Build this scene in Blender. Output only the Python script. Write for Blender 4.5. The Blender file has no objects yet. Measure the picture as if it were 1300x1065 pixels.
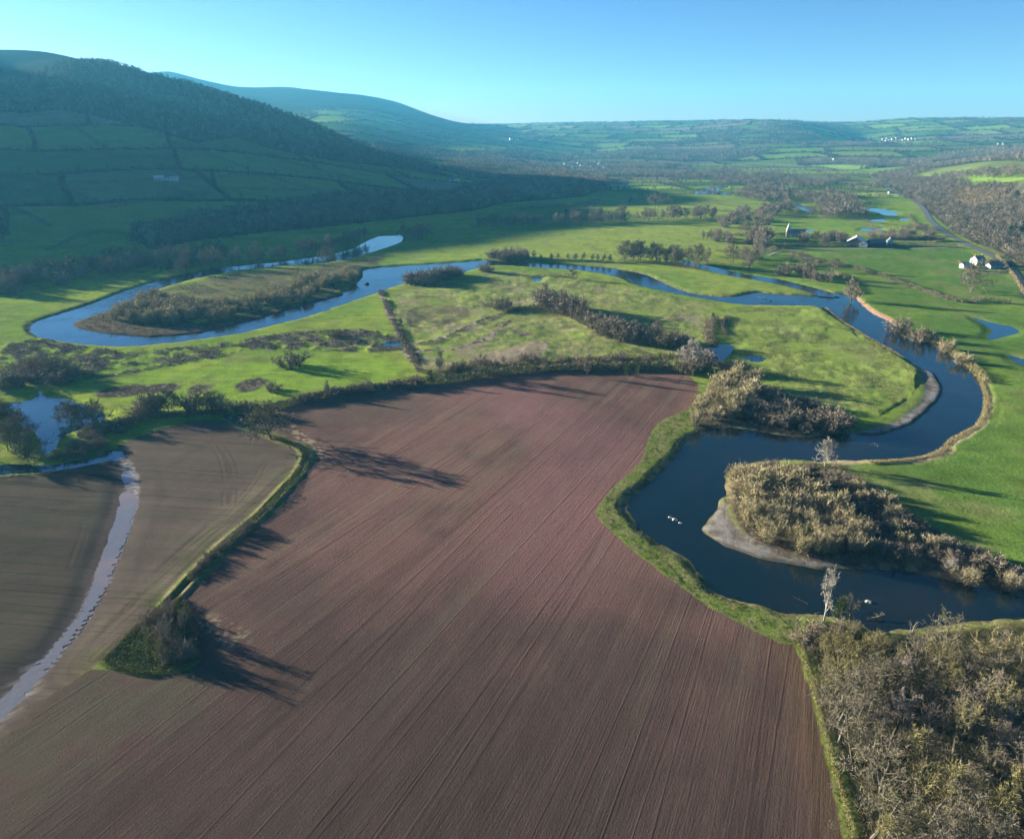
import bpy, math, random
import numpy as np
from mathutils import Vector

SEED = 7
rng = np.random.default_rng(SEED)
random.seed(SEED)
sc = bpy.context.scene
PI = math.pi

# ------------------------------------------------------------------ camera
F = 895.0          # focal length in pixels of the 1300 px wide photograph
H = 115.0          # height of the drone over the valley floor
PITCH = math.atan(317 / F)
CP, SP = math.cos(PITCH), math.sin(PITCH)
cam_d = bpy.data.cameras.new('camera')
cam = bpy.data.objects.new('camera', cam_d)
sc.collection.objects.link(cam)
cam.location = (0, 0, H)
cam.rotation_euler = (PI / 2 - PITCH, 0, 0)
cam_d.sensor_width = 36
cam_d.lens = 36 * F / 1300
cam_d.shift_y = -45 / 1300
cam_d.clip_start = 1
cam_d.clip_end = 60000
sc.camera = cam


def rays(px, py):
    u = (np.asarray(px, float) - 650) / F
    v = -(np.asarray(py, float) - 487.5) / F
    return u, CP + v * SP, -SP + v * CP


def flat(pts, z=0.0):
    """photo points -> points on a level plane of the valley"""
    a = np.asarray(pts, float)
    dx, dy, dz = rays(a[:, 0], a[:, 1])
    t = (z - H) / dz
    return np.stack([dx * t, dy * t], 1)


# ------------------------------------------------------------------ noise
def _hash(ix, iy, seed):
    h = (ix.astype(np.int64) * 374761393 + iy.astype(np.int64) * 668265263 + seed * 1274126177) & 0xffffffff
    h = ((h ^ (h >> 13)) * 1274126177) & 0xffffffff
    h = (h ^ (h >> 16)) & 0xffffffff
    return h.astype(np.float64) / 4294967295.0


def vnoise(x, y, seed=0):
    ix, iy = np.floor(x), np.floor(y)
    fx, fy = x - ix, y - iy
    fx = fx * fx * (3 - 2 * fx)
    fy = fy * fy * (3 - 2 * fy)
    a = _hash(ix, iy, seed); b = _hash(ix + 1, iy, seed)
    c = _hash(ix, iy + 1, seed); d = _hash(ix + 1, iy + 1, seed)
    return (a * (1 - fx) + b * fx) * (1 - fy) + (c * (1 - fx) + d * fx) * fy


def fbm(x, y, scale, octaves=4, seed=0, gain=0.5):
    x = np.asarray(x, float) / scale; y = np.asarray(y, float) / scale
    s = np.zeros_like(x); amp = 1.0; tot = 0
    for o in range(octaves):
        s += amp * vnoise(x, y, seed + o * 17); tot += amp
        x = x * 2.03 + 13.7; y = y * 2.03 + 7.1; amp *= gain
    return s / tot           # 0..1


def sstep(a, b, x):
    t = np.clip((x - a) / (b - a), 0, 1)
    return t * t * (3 - 2 * t)


def seg_dist(x, y, line, closed=False):
    """distance, and arc length of nearest point"""
    p = np.asarray(line, float)
    if closed:
        p = np.vstack([p, p[:1]])
    best = np.full(x.shape, 1e18); arc = np.zeros(x.shape); s0 = 0
    for i in range(len(p) - 1):
        ax, ay = p[i]; bx, by = p[i + 1]
        dx, dy = bx - ax, by - ay
        L2 = dx * dx + dy * dy + 1e-12
        t = np.clip(((x - ax) * dx + (y - ay) * dy) / L2, 0, 1)
        d = (x - ax - t * dx) ** 2 + (y - ay - t * dy) ** 2
        m = d < best
        best = np.where(m, d, best); arc = np.where(m, s0 + t * math.sqrt(L2), arc)
        s0 += math.sqrt(L2)
    return np.sqrt(best), arc


def inside(x, y, poly):
    p = np.asarray(poly, float)
    r = np.zeros(x.shape, bool)
    j = len(p) - 1
    for i in range(len(p)):
        xi, yi = p[i]; xj, yj = p[j]
        if yi != yj:
            c = ((yi > y) != (yj > y)) & (x < (xj - xi) * (y - yi) / (yj - yi) + xi)
            r ^= c
        j = i
    return r


def smooth(poly, n=2, closed=True):
    """Chaikin corner cutting"""
    p = np.asarray(poly, float)
    for _ in range(n):
        if closed:
            q = np.roll(p, -1, 0)
            p = np.stack([p * .75 + q * .25, p * .25 + q * .75], 1).reshape(-1, 2)
        else:
            a, b = p[:-1], p[1:]
            m = np.stack([a * .75 + b * .25, a * .25 + b * .75], 1).reshape(-1, 2)
            p = np.vstack([p[:1], m, p[-1:]])
    return p


# ------------------------------------------------------------------ relief
# (photo x, photo y, distance over the ground in metres) of visible slopes
CTRL_PX = [
    # wooded hill on the left
    (0, 300, 960), (0, 270, 1120), (0, 230, 1290), (0, 190, 1500), (0, 150, 1760), (0, 128, 1930), (0, 104, 2150), (0, 84, 2500), (0, 63, 2900),
    (100, 290, 980), (100, 240, 1230), (100, 190, 1500), (90, 130, 1850), (80, 88, 2150), (70, 69, 2900), (132, 81, 2600),
    (200, 285, 1010), (200, 240, 1220), (200, 190, 1520), (190, 140, 1830), (190, 98, 2120),
    (260, 116, 2170), (270, 170, 1690), (260, 225, 1320),
    (330, 136, 2230), (340, 180, 1740), (340, 225, 1370), (400, 161, 2250), (410, 200, 1700), (410, 240, 1320),
    (455, 187, 2200), (500, 206, 2050), (480, 232, 1500), (560, 220, 2010), (560, 240, 1500), (640, 233, 1850),
    # sunlit fields on the shoulder behind
    (450, 160, 3600), (480, 146, 4200), (560, 180, 3500), (560, 166, 4200), (620, 170, 4300), (640, 195, 3200), (700, 178, 4300),
    (520, 195, 3000), (600, 205, 2750), (760, 188, 4100), (790, 205, 3100), (700, 210, 2800),
    # moorland mountain
    (216, 91, 6200), (232, 95, 6200), (300, 110, 6300), (360, 112, 6500), (430, 123, 6600), (500, 130, 6700), (542, 148, 6800), (572, 157, 7000), (606, 160, 7600),
    (100, 75, 2700), (160, 90, 2300), (150, 100, 6000), (40, 75, 5500), (-100, 65, 5000),
    # rolling country at the head of the valley
    (620, 159, 9200), (700, 157, 9000), (800, 156, 8600), (880, 155, 8200), (940, 154, 7600), (1010, 161, 6100), (985, 157, 6300),
    (1000, 156, 9600), (1060, 157, 9600), (1120, 154, 9000), (1170, 152, 8300), (1240, 153, 8000), (1300, 153, 8000), (1400, 150, 7800),
    (700, 168, 6500), (760, 172, 6000), (820, 170, 6400), (880, 172, 6000), (960, 165, 5900), (700, 185, 4700), (800, 187, 4600), (880, 185, 4700),
    (1035, 172, 5500), (1050, 181, 5000), (1000, 178, 5000), (1100, 178, 6200), (1150, 170, 6300), (1240, 170, 6200), (1300, 170, 6000), (1200, 182, 4800), (1300, 182, 4500),
    (1000, 186, 4300), (1080, 184, 4500), (1160, 190, 4000), (1080, 196, 3500), (1000, 197, 3500), (930, 197, 3600), (1180, 200, 3400),
    # slope on the right beyond the road
    (1300, 196, 2600), (1300, 208, 1950), (1300, 225, 1620), (1300, 250, 1330), (1300, 285, 1090), (1300, 320, 930), (1300, 350, 830),
    (1240, 212, 2000), (1230, 235, 1600), (1215, 265, 1330), (1190, 225, 2000), (1400, 300, 980), (1400, 240, 1300), (1400, 205, 1900),
]
CTRL_XYZ = [  # ridge and slopes beyond the frame, to the left
    (-1900, 1230, 318), (-1560, 1480, 322), (-1420, 1640, 322), (-1330, 1800, 305), (-1500, 900, 170), (-1100, 700, 45), (-2600, 1500, 380), (-1500, 3350, 130), (-1000, 3000, 105), (-1900, 3900, 170), (-2300, 3200, 230), (-2600, 600, 300), (-1000, 300, 15),
    (-1600, 0, 60), (-3600, 3300, 330), (-5000, 1000, 380), (-800, -800, 0), (0, -1500, 10), (1200, -800, 10), (1500, 500, 60), (2600, 1500, 150), (4500, 3500, 190), (-4000, 8000, 330), (7500, 5000, 200),
    (5000, -3000, 60), (-5000, -4000, 200), (0, -9000, 60), (9000, -4000, 100), (-10000, 4000, 350), (0, 8700, 150), (5500, 7000, 170), (-5500, 7000, 330), (-2500, 8600, 230), (3500, 8200, 150),
]
VALLEY = [  # level floor, traced along the foot of the slopes
    (-260, 420), (-60, 330), (0, 316), (110, 300), (210, 292), (330, 282), (440, 268), (560, 254), (640, 244), (710, 234), (770, 226), (840, 214), (900, 209), (960, 209),
    (1040, 212), (1110, 222), (1128, 238), (1148, 254), (1170, 268), (1205, 300), (1250, 325), (1283, 350), (1310, 385), (1420, 460)]


def px_xyz(px, py, r):
    dx, dy, dz = (float(q) for q in rays(px, py))
    h = math.hypot(dx, dy)
    return dx / h * r, dy / h * r, H + r * dz / h


valley_w = flat(VALLEY)
valley_w = np.vstack([valley_w, [(900, -200), (700, -700), (-700, -700), (-800, 0)]])
cx = [px_xyz(a, b, r if (a < 600 or r < 3300 or (a < 800 and r < 4400)) else 3300 + (r - 3300) * .52) for a, b, r in CTRL_PX] + [tuple(c) for c in CTRL_XYZ]
for q in flat(VALLEY[1:-1]):
    cx.append((q[0], q[1], 1.0))
for q in [(-300, 500), (0, 400), (300, 500), (0, 800), (300, 900), (500, 800), (0, 150), (-150, 200), (200, 150), (200, 1300), (450, 1400), (0, -300), (350, 1900)]:
    cx.append((q[0], q[1], -1.0))
cx = np.array(cx)


def polar(x, y):
    r = np.hypot(x, y) + 1.0
    return np.arctan2(x, y) * 2.2, np.log(r)


cA, cR = polar(cx[:, 0], cx[:, 1])
n = len(cx)
d2 = (cA[:, None] - cA[None]) ** 2 + (cR[:, None] - cR[None]) ** 2
K = np.where(d2 > 0, 0.5 * d2 * np.log(d2 + 1e-20), 0) + np.eye(n) * 2e-4
M = np.zeros((n + 3, n + 3))
M[:n, :n] = K; M[:n, n] = 1; M[:n, n + 1] = cA; M[:n, n + 2] = cR
M[n:, :n] = M[:n, n:].T
W = np.linalg.solve(M, np.concatenate([cx[:, 2], [0, 0, 0]]))


def hills(x, y):
    A, R = polar(x, y)
    A = A.ravel(); R = R.ravel()
    out = np.empty(A.shape)
    for i in range(0, len(A), 40000):
        a, r = A[i:i + 40000], R[i:i + 40000]
        q = (a[:, None] - cA[None]) ** 2 + (r[:, None] - cR[None]) ** 2
        out[i:i + 40000] = (0.5 * q * np.log(q + 1e-20)) @ W[:n] + W[n] + W[n + 1] * a + W[n + 2] * r
    return np.maximum(out, 0).reshape(x.shape)


# ------------------------------------------------------------------ traced outlines (photo pixels, thrown onto the valley floor)
RIVER_BIG = [  # one outline: near loop on the left, up over the middle, round the right-hand bend
    (510, 298), (500, 299), (477, 300), (440, 321), (362, 332), (300, 338), (250, 345), (195, 358), (150, 373), (115, 387), (70, 401), (44, 409), (38, 416), (41, 424), (56, 430), (102, 437), (162, 441), (237, 433), (305, 424), (338, 415),
    (389, 403), (430, 388), (481, 371), (492, 366), (520, 358), (560, 351), (586, 346), (612, 339), (628, 336.5), (647, 337), (718, 342), (745, 344), (789, 352), (806, 361), (836, 368.5), (870, 375), (914, 383), (941, 387), (989, 388), (1043, 388),
    (1063, 404), (1104, 429), (1148, 453), (1165, 466), (1185, 473), (1193, 487), (1193, 500), (1185, 511), (1171, 524), (1148, 541), (1117, 551), (1077, 549), (1022, 556), (995, 553), (955, 546), (921, 542), (895, 549), (874, 558), (863, 578),
    (846, 594), (819, 621), (798, 634), (797, 650), (812, 671), (836, 688), (860, 700), (880, 716), (896, 735), (911, 754), (961, 768), (995, 777), (1022, 778), (1050, 782), (1090, 790), (1117, 806), (1145, 797), (1190, 792), (1300, 783), (1500, 775),
    (1500, 745), (1300, 757), (1266, 752), (1226, 742), (1185, 733), (1140, 725), (1097, 722), (1043, 720), (1012, 714), (972, 708), (945, 699), (921, 690), (905, 681), (894, 671), (903, 664), (911, 652), (919, 634), (921, 619), (917, 600), (934, 593),
    (962, 585), (1002, 583), (1033, 585), (1063, 585), (1110, 583), (1158, 582), (1198, 571), (1202, 561), (1219, 551), (1242, 538), (1251, 509), (1249, 491), (1236, 470), (1212, 449), (1185, 436), (1144, 422), (1131, 409), (1107, 399), (1092, 386), (1084, 376), (1066, 373),
    (1039, 377.5), (978, 373.5), (962, 371), (938, 377), (911, 378), (870, 372), (836, 357), (819, 348), (768, 339.5), (718, 336.5), (647, 333), (620, 330), (582, 333.5), (530, 337), (491, 339), (459, 343), (462, 351), (450, 364), (440, 372),
    (372, 390), (325, 405), (250, 422), (190, 426), (135, 422), (98, 415), (96, 409), (122, 400), (149, 394), (162, 385), (190, 371), (223, 360), (257, 351), (305, 343), (362, 337), (400, 336), (440, 330), (476, 319), (498, 312), (512, 306)]
POOLS = {
    'mill_pond': [(0, 512), (30, 510), (47, 507), (45, 498), (52, 497), (62, 507), (81, 506), (100, 512), (131, 523), (133, 533), (118, 540), (102, 545), (78, 553), (72, 566), (60, 577), (52, 575), (54, 561), (40, 545), (0, 535)],
    'ditch_water': [(-40, 594), (0, 590), (30, 590), (60, 592), (90, 587), (120, 580), (146, 573), (152, 580), (125, 588), (95, 593), (60, 599), (20, 601), (-40, 606)],
    'side_channel': [(864, 329), (890, 336), (925, 344), (951, 350), (985, 354), (1015, 361), (1050, 370), (1066, 376), (1040, 375), (1005, 364), (960, 355), (925, 350), (890, 341), (862, 333)],
    'oxbow_pool': [(895, 440), (917, 437), (934, 440), (926, 448), (917, 460), (903, 461), (896, 456)],
    'seep': [(950, 455), (966, 454), (970, 459), (952, 459)],
    'pasture_pool': [(1233, 402), (1249, 408), (1268, 412), (1290, 416), (1294, 422), (1277, 427), (1258, 432), (1252, 428), (1262, 422), (1254, 414), (1240, 407)],
    'far_pasture_pool': [(1278, 450), (1300, 457), (1330, 466), (1330, 474), (1290, 461)],
    'upper_river': [(880, 246), (888, 241), (905, 237.5), (926, 236), (922, 239.5), (905, 243), (930, 247), (927, 249), (905, 246.5), (888, 247.5)],
    'middle_river': [(1004, 257), (1016, 260), (1026, 263), (1039, 267), (1035, 270.5), (1025, 269), (1014, 265), (1003, 260.5)],
    'right_river': [(1092, 263.5), (1110, 264.5), (1125, 266), (1141, 270.5), (1140, 274), (1122, 274), (1116, 270), (1094, 266.5)],
    'flood_pool': [(1104, 279.5), (1124, 278.5), (1125, 281.5), (1105, 282)],
    'flood_strip': [(1090, 291.5), (1105, 289.5), (1122, 290.5), (1120, 293.5), (1092, 293.5)],
    'small_flood': [(1141, 278.5), (1153, 277.5), (1153, 280), (1142, 280.5)],
    'marsh_pool': [(484, 436), (496, 435), (512, 434), (510, 440), (486, 441)],
    'reed_pool': [(676, 353), (688, 351), (688, 356), (677, 358)],
    'gate_puddle': [(283, 524), (293, 528), (300, 534), (293, 535), (284, 529)],
    'thin_pool': [(1020, 293), (1034, 291.5), (1036, 293), (1022, 295)],
}
CHANNEL = [(136, 573), (150, 571), (163, 580), (173, 595), (178, 612), (176, 635), (168, 660), (156, 695), (143, 722), (136, 745), (112, 783), (88, 815), (60, 850), (30, 885), (0, 916), (-80, 990), (-80, 950), (0, 886), (22, 862), (50, 838), (75, 810), (92, 788), (112, 745), (122, 715), (134, 690), (142, 662), (150, 638), (153, 612), (150, 597)]
CHANNEL_MID = [(150, 575), (166, 615), (150, 672), (122, 742), (74, 812), (26, 864), (-80, 970)]
PLOUGH = [(362, 517), (392, 508), (430, 502), (520, 493), (600, 482), (650, 474), (700, 470), (800, 468), (870, 473), (887, 488), (884, 505), (878, 515), (866, 523), (836, 535), (823, 557), (816, 582), (802, 597), (768, 629), (754, 651), (768, 666), (802, 697),
          (850, 734), (860, 740), (901, 771), (945, 794), (989, 815), (1009, 817), (1019, 845), (1029, 879), (1039, 920), (1050, 970), (1072, 1065), (1110, 1220), (300, 1220), (-700, 1220), (-400, 1010), (-100, 960), (0, 935), (60, 880), (115, 850), (140, 850), (190, 862), (240, 850), (255, 840), (243, 800), (238, 775), (230, 760), (245, 735), (285, 695), (330, 658), (372, 612), (388, 588), (395, 576), (380, 566), (345, 552), (300, 538), (290, 530), (310, 524)]
ARABLE_B = [(150, 566), (190, 550), (240, 535), (285, 533), (300, 540), (345, 556), (378, 570), (382, 580), (368, 608), (325, 652), (280, 690), (238, 735), (205, 765), (170, 800), (130, 838), (110, 852), (60, 885), (0, 940), (-80, 985), (0, 916), (88, 815), (143, 722), (178, 635), (178, 608), (165, 582)]
ARABLE_A = [(-400, 605), (-40, 605), (20, 602), (60, 599), (110, 588), (148, 586), (153, 612), (142, 662), (122, 715), (92, 788), (50, 838), (0, 886), (-80, 950), (-300, 1100), (-700, 1100)]
STRIP = [(887, 489), (884, 505), (878, 515), (866, 523), (836, 535), (823, 557), (816, 582), (802, 597), (768, 629), (754, 651), (768, 666), (802, 697), (850, 734), (901, 771), (945, 794), (989, 815), (1009, 817), (1019, 845), (1029, 879), (1039, 920), (1050, 970), (1072, 1065), (1110, 1220), (1125, 1220), (1085, 1065), (1061, 970), (1048, 920), (1036, 879), (1027, 840), (1012, 808), (1022, 780),
         (995, 777), (961, 768), (911, 754), (896, 735), (880, 716), (836, 688), (797, 650), (798, 634), (846, 594), (863, 578), (880, 530), (892, 510)]
ROUGH = [(495, 372), (560, 358), (640, 345), (720, 348), (800, 368), (870, 380), (914, 386), (900, 400), (915, 420), (905, 440), (890, 470), (800, 462), (700, 462), (600, 470), (535, 478), (520, 440), (500, 405)]
ROUGH2 = [(915, 392), (941, 390), (1043, 391), (1063, 406), (1148, 456), (1165, 470), (1160, 500), (1110, 530), (1060, 525), (960, 490), (925, 470), (930, 445), (905, 420), (908, 400)]
MARSH = [(0, 438), (50, 429), (102, 440), (162, 446), (237, 441), (300, 433), (338, 426), (400, 420), (470, 418), (515, 432), (512, 448), (460, 446), (400, 446), (340, 442), (280, 452), (200, 468), (120, 480), (60, 492), (0, 485)]
PEN_GRAVEL = [(92, 410), (125, 398), (155, 392), (190, 396), (250, 412), (320, 398), (372, 386), (430, 372), (440, 374), (372, 391), (325, 406), (250, 424), (190, 428), (135, 424), (98, 417)]
PEN = [(150, 396), (162, 385), (190, 372), (223, 362), (305, 345), (440, 333), (500, 318), (470, 345), (440, 370), (320, 396), (250, 410), (190, 405)]
SPIT = [(1168, 467), (1183, 472), (1195, 487), (1195, 500), (1187, 512), (1160, 536), (1117, 553), (1085, 552), (1105, 546), (1138, 534), (1166, 516), (1176, 494)]
BAR = [(892, 671), (910, 648), (919, 632), (930, 655), (945, 680), (975, 695), (1015, 708), (1060, 716), (1045, 722), (1000, 714), (965, 708), (921, 692)]
ISLE_SCRUB = [(918, 598), (934, 593), (1033, 587), (1063, 588), (1100, 610), (1150, 650), (1200, 680), (1300, 725), (1500, 735), (1500, 748), (1300, 757), (1226, 742), (1097, 722), (1012, 712), (950, 690), (925, 650)]
RED_BANK = [(1084, 374), (1093, 381), (1109, 394), (1133, 405), (1131, 409), (1107, 399), (1092, 387)]
WOOD_NEAR = [(1013, 806), (1022, 782), (1050, 786), (1090, 794), (1117, 810), (1145, 801), (1200, 796), (1300, 787), (1500, 780), (1600, 1220), (1122, 1220), (1086, 1065), (1062, 970), (1049, 920), (1037, 879), (1028, 840)]
COPSE = [(128, 838), (165, 800), (205, 768), (232, 757), (240, 780), (246, 803), (256, 835), (240, 848), (192, 860), (150, 850)]
DITCH = [(300, 536), (345, 553), (384, 569), (391, 580), (380, 602), (330, 654), (284, 692), (240, 738), (215, 765)]
DEBRIS = [(480, 366), (490, 385), (500, 410), (512, 432), (522, 450), (534, 470)]
DEBRIS2 = [(525, 438), (560, 430), (600, 412), (640, 396), (655, 388)]
SCRUB_TOP = [(872, 556), (880, 530), (905, 500), (925, 478), (960, 486), (1000, 505), (1070, 522), (1095, 540), (1077, 550), (1022, 557), (955, 546), (921, 542)]

wet = {'river': smooth(flat(RIVER_BIG, -1.0), 1)}
for k, v in POOLS.items():
    wet[k] = smooth(flat(v, -0.45), 2)
WL = {k: (-1.0 if k == 'river' else -0.45) for k in wet}

# ------------------------------------------------------------------ one sheet of ground, finer where it is near
az_f = np.arange(-39.5, 39.5001, 0.088)
az = np.concatenate([np.arange(-180, -80, 8.0), np.arange(-80, -39.5, 1.5), az_f, np.arange(41, 80, 1.5), np.arange(80, 180, 8.0)])
az = np.unique(np.round(az, 4)); AZ = np.radians(az)
dep = np.arange(53.0, 6.5, -0.082)
r_ = [2.0, 15.0, 30, 45, 58, 68, 76, 82] + list(H / np.tan(np.radians(dep)))
r = r_[-1]
while r < 8500:
    r *= 1.0058 if r < 2500 else 1.0042; r_.append(r)
r_ += [8650, 8800]
RR = np.array(r_); LR = np.log(RR)
NA, NR = len(AZ), len(RR)
GX = RR[:, None] * np.sin(AZ)[None]; GY = RR[:, None] * np.cos(AZ)[None]

vm = inside(GX, GY, valley_w)
vd, _ = seg_dist(GX, GY, valley_w, True)
hz = hills(GX, GY)
gate = np.where(vm, 0.0, sstep(0, 120, vd))
gate = np.where(RR[:, None] > 2400, np.maximum(gate, sstep(2400, 3000, RR[:, None] + 0 * GX)), gate)
rough_amp = np.clip(hz * 0.07, 0, 13) * gate
GZ = hz * gate
GZ += rough_amp * (fbm(GX, GY, 520, 5, 3) - 0.5) * 1.7
GZ += (fbm(GX, GY, 90, 3, 5) - 0.5) * 0.9 * sstep(80, 200, RR[:, None] + 0 * GX)
GZ += (fbm(GX, GY, 9, 3, 8) - 0.5) * 0.22
# gently dished head of the mountain stays smooth; terraces and hollows in the rough pasture
rough_m = inside(GX, GY, flat(ROUGH)) | inside(GX, GY, flat(ROUGH2))
GZ += np.where(rough_m, (fbm(GX, GY, 26, 4, 21) - 0.5) * 2.4 + (fbm(GX, GY, 4, 2, 22) - .5) * .5, 0)
marsh_m = inside(GX, GY, flat(MARSH))
GZ += np.where(marsh_m, (fbm(GX, GY, 3.5, 2, 25) - 0.55) * 1.3, 0)


def near_rows(poly, pad):
    rr = np.hypot(poly[:, 0], poly[:, 1])
    a = np.searchsorted(RR, max(rr.min() * 0.93 - pad, 2)); b = np.searchsorted(RR, rr.max() + pad) + 1
    return max(a - 1, 0), min(b, NR)


# ditch with its bank, flooded channel
ditch_w = flat(DITCH)
dd, _ = seg_dist(GX, GY, ditch_w)
ragged = .4 + 1.2 * fbm(GX, GY, 5, 3, 44)
GZ += 0.38 * ragged * np.exp(-((dd - 1.7) / 1.0) ** 2) - .35 * ragged * np.exp(-(dd / .8) ** 2)
chan_w = smooth(flat(CHANNEL), 1)
cd, carc = seg_dist(GX, GY, smooth(flat(CHANNEL_MID), 2, False))
cin = inside(GX, GY, chan_w)
cdist, _ = seg_dist(GX, GY, chan_w, True)
csd = np.where(cin, -cdist, cdist)
GZ += -0.5 * sstep(6.0, -2.0, csd)
SD = {}
for k, poly in wet.items():
    a, b = near_rows(poly, 60)
    x, y = GX[a:b], GY[a:b]
    d, _ = seg_dist(x, y, poly, True)
    m = inside(x, y, poly)
    s = np.where(m, -d, d) + (fbm(x, y, 5, 3, 31) - 0.5) * (2.4 if k == 'river' else 1.5)
    full = np.full(GX.shape, 1e6); full[a:b] = s
    SD[k] = full
    lvl = WL[k]
    if k == 'river':
        bank = np.where(s < 0, np.maximum(lvl + s * 0.35, lvl - 2), lvl)
        w = sstep(4.5, 0.0, s)
    else:
        bank = np.where(s < 0, np.maximum(lvl + s * 0.3, lvl - 0.8), lvl)
        w = sstep(7.0, 0.0, s)
    GZ[a:b] = GZ[a:b] * (1 - w) + bank * w
for name, pw, hgt in (('bar', flat(BAR, -0.6), -0.55), ('spit', flat(SPIT, -0.6), -0.45), ('pen', flat(PEN_GRAVEL, -0.6), -0.35)):
    d, _ = seg_dist(GX, GY, pw, True)
    s = np.where(inside(GX, GY, pw), -d, d)
    w = sstep(3.0, -3.0, s)
    GZ = GZ * (1 - w) + (hgt + 0.25 * (fbm(GX, GY, 6, 3, 41) - .4)) * w
    SD[name] = s
# wheelings and headland turns pressed into the soil
TRAMS = [[(812, 484), (780, 516), (748, 548), (700, 600), (640, 664), (560, 750)], [(856, 492), (848, 508), (822, 522), (800, 534), (786, 560)], [(866, 497), (850, 520), (824, 545)], [(735, 490), (700, 514), (655, 552)], [(540, 520), (480, 566), (430, 610)],
         [(255, 550), (280, 575), (288, 605), (286, 640)], [(263, 548), (292, 578), (300, 606), (296, 640)], [(380, 598), (330, 648), (262, 700), (190, 770), (120, 836)], [(372, 596), (320, 640), (250, 690), (180, 752)], [(100, 640), (112, 660), (90, 720)], [(345, 570), (320, 620), (270, 668), (210, 715), (160, 775)]]
tram = np.zeros(GX.shape)
for ln_ in TRAMS:
    w_ = smooth(flat(ln_), 3, False)
    a_, b_ = near_rows(w_, 8)
    d_, s_ = seg_dist(GX[a_:b_], GY[a_:b_], w_)
    t_ = sstep(.45, .15, np.abs(d_ - .95)) * sstep(.25, .75, fbm(s_ / 9, d_ / 2.5, 1, 3, 61))
    tram[a_:b_] = np.maximum(tram[a_:b_], t_)
GZ -= .04 * tram
# no other step between water and land may be hidden: keep the floor of the valley out of the water elsewhere
land = np.minimum.reduce([SD[k] for k in wet])
dry = (land > 7) & (csd > 6) & (dd > 5) & (np.minimum.reduce([SD['bar'], SD['spit'], SD['pen']]) > 3)
GZ = np.where(dry, np.maximum(GZ, -0.15), GZ)


def ground_z(x, y):
    """height of the built ground under world points"""
    x = np.atleast_1d(np.asarray(x, float)); y = np.atleast_1d(np.asarray(y, float))
    a = np.arctan2(x, y); lr = np.log(np.hypot(x, y) + 1e-9)
    i = np.clip(np.searchsorted(AZ, a) - 1, 0, NA - 2); j = np.clip(np.searchsorted(LR, lr) - 1, 0, NR - 2)
    u = np.clip((a - AZ[i]) / (AZ[i + 1] - AZ[i]), 0, 1); v = np.clip((lr - LR[j]) / (LR[j + 1] - LR[j]), 0, 1)
    return (GZ[j, i] * (1 - u) + GZ[j, i + 1] * u) * (1 - v) + (GZ[j + 1, i] * (1 - u) + GZ[j + 1, i + 1] * u) * v


_RT = np.exp(np.linspace(math.log(82), math.log(8700), 1400))


def land_at(px, py):
    """where the sight line through a photo point first meets the ground: x, y, z"""
    dx, dy, dz = (float(q) for q in rays(px, py))
    h = math.hypot(dx, dy)
    zr = H + _RT * dz / h
    g = ground_z(dx / h * _RT, dy / h * _RT)
    hit = np.nonzero(g >= zr)[0]
    if len(hit) == 0:
        k = len(_RT) - 1
        return dx / h * _RT[k], dy / h * _RT[k], float(g[k])
    k = hit[0]
    if k == 0:
        rr = _RT[0]
    else:
        f0 = zr[k - 1] - g[k - 1]; f1 = g[k] - zr[k]
        rr = _RT[k - 1] + (_RT[k] - _RT[k - 1]) * f0 / (f0 + f1 + 1e-9)
    x, y = dx / h * rr, dy / h * rr
    return x, y, float(ground_z(x, y)[0])


def line_at(pts, step=None):
    q = np.array([land_at(*p)[:2] for p in pts])
    return q

# ------------------------------------------------------------------ what grows where: base colours of the ground
def C3(*c):
    return np.array(c, float)


def blend(T, w, c):
    return T * (1 - w[..., None]) + np.asarray(c) * w[..., None]


G_BRIGHT = C3(.185, .240, .036); G_MID = C3(.118, .178, .030); G_DEEP = C3(.066, .118, .022)
OLIVE = C3(.125, .140, .045); STRAW = C3(.230, .185, .100); BROWN = C3(.085, .066, .045); DARKB = C3(.045, .038, .027)
SOIL = C3(.136, .078, .062); SOIL_D = C3(.084, .054, .043); GREYSOIL = C3(.088, .066, .049); TAN = C3(.20, .16, .105)
GRAVEL = C3(.215, .20, .175)


def field_cells(x, y, a, b, rot, seed, warp=50.0):
    """irregular fields in rows: an id per field and the distance to its hedge"""
    wx = x + warp * (fbm(x, y, 420, 2, seed) - .5) * 2; wy = y + warp * (fbm(x, y, 420, 2, seed + 5) - .5) * 2
    c, s = math.cos(rot), math.sin(rot)
    u, v = wx * c + wy * s, -wx * s + wy * c
    row = np.floor(v / b); fv = v / b - row
    w = a * (0.65 + 0.8 * _hash(row, row * 0, seed + 1))
    off = _hash(row, row * 0 + 3, seed + 2) * a
    col = np.floor((u + off) / w); fu = (u + off) / w - col
    hid = _hash(col, row, seed + 3); hid2 = _hash(col, row, seed + 4)
    e = np.minimum(np.minimum(fv, 1 - fv) * b, np.minimum(fu, 1 - fu) * w)
    return hid, hid2, e


PALETTE = np.array([G_MID, G_BRIGHT, G_DEEP, G_MID * 1.15, C3(.11, .15, .035), OLIVE * .9, C3(.13, .16, .05), C3(.07, .115, .03), C3(.16, .15, .07), G_MID * .9])
NX, NY = GX, GY
n1 = fbm(NX, NY, 60, 4, 51); n2 = fbm(NX, NY, 14, 4, 52); n3 = fbm(NX, NY, 300, 3, 53)
T = np.empty(GX.shape + (3,))
T[:] = G_BRIGHT
T = blend(T, sstep(.42, .65, n1), G_MID * 1.1)
T = blend(T, sstep(.55, .8, n2) * .5, OLIVE)
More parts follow.
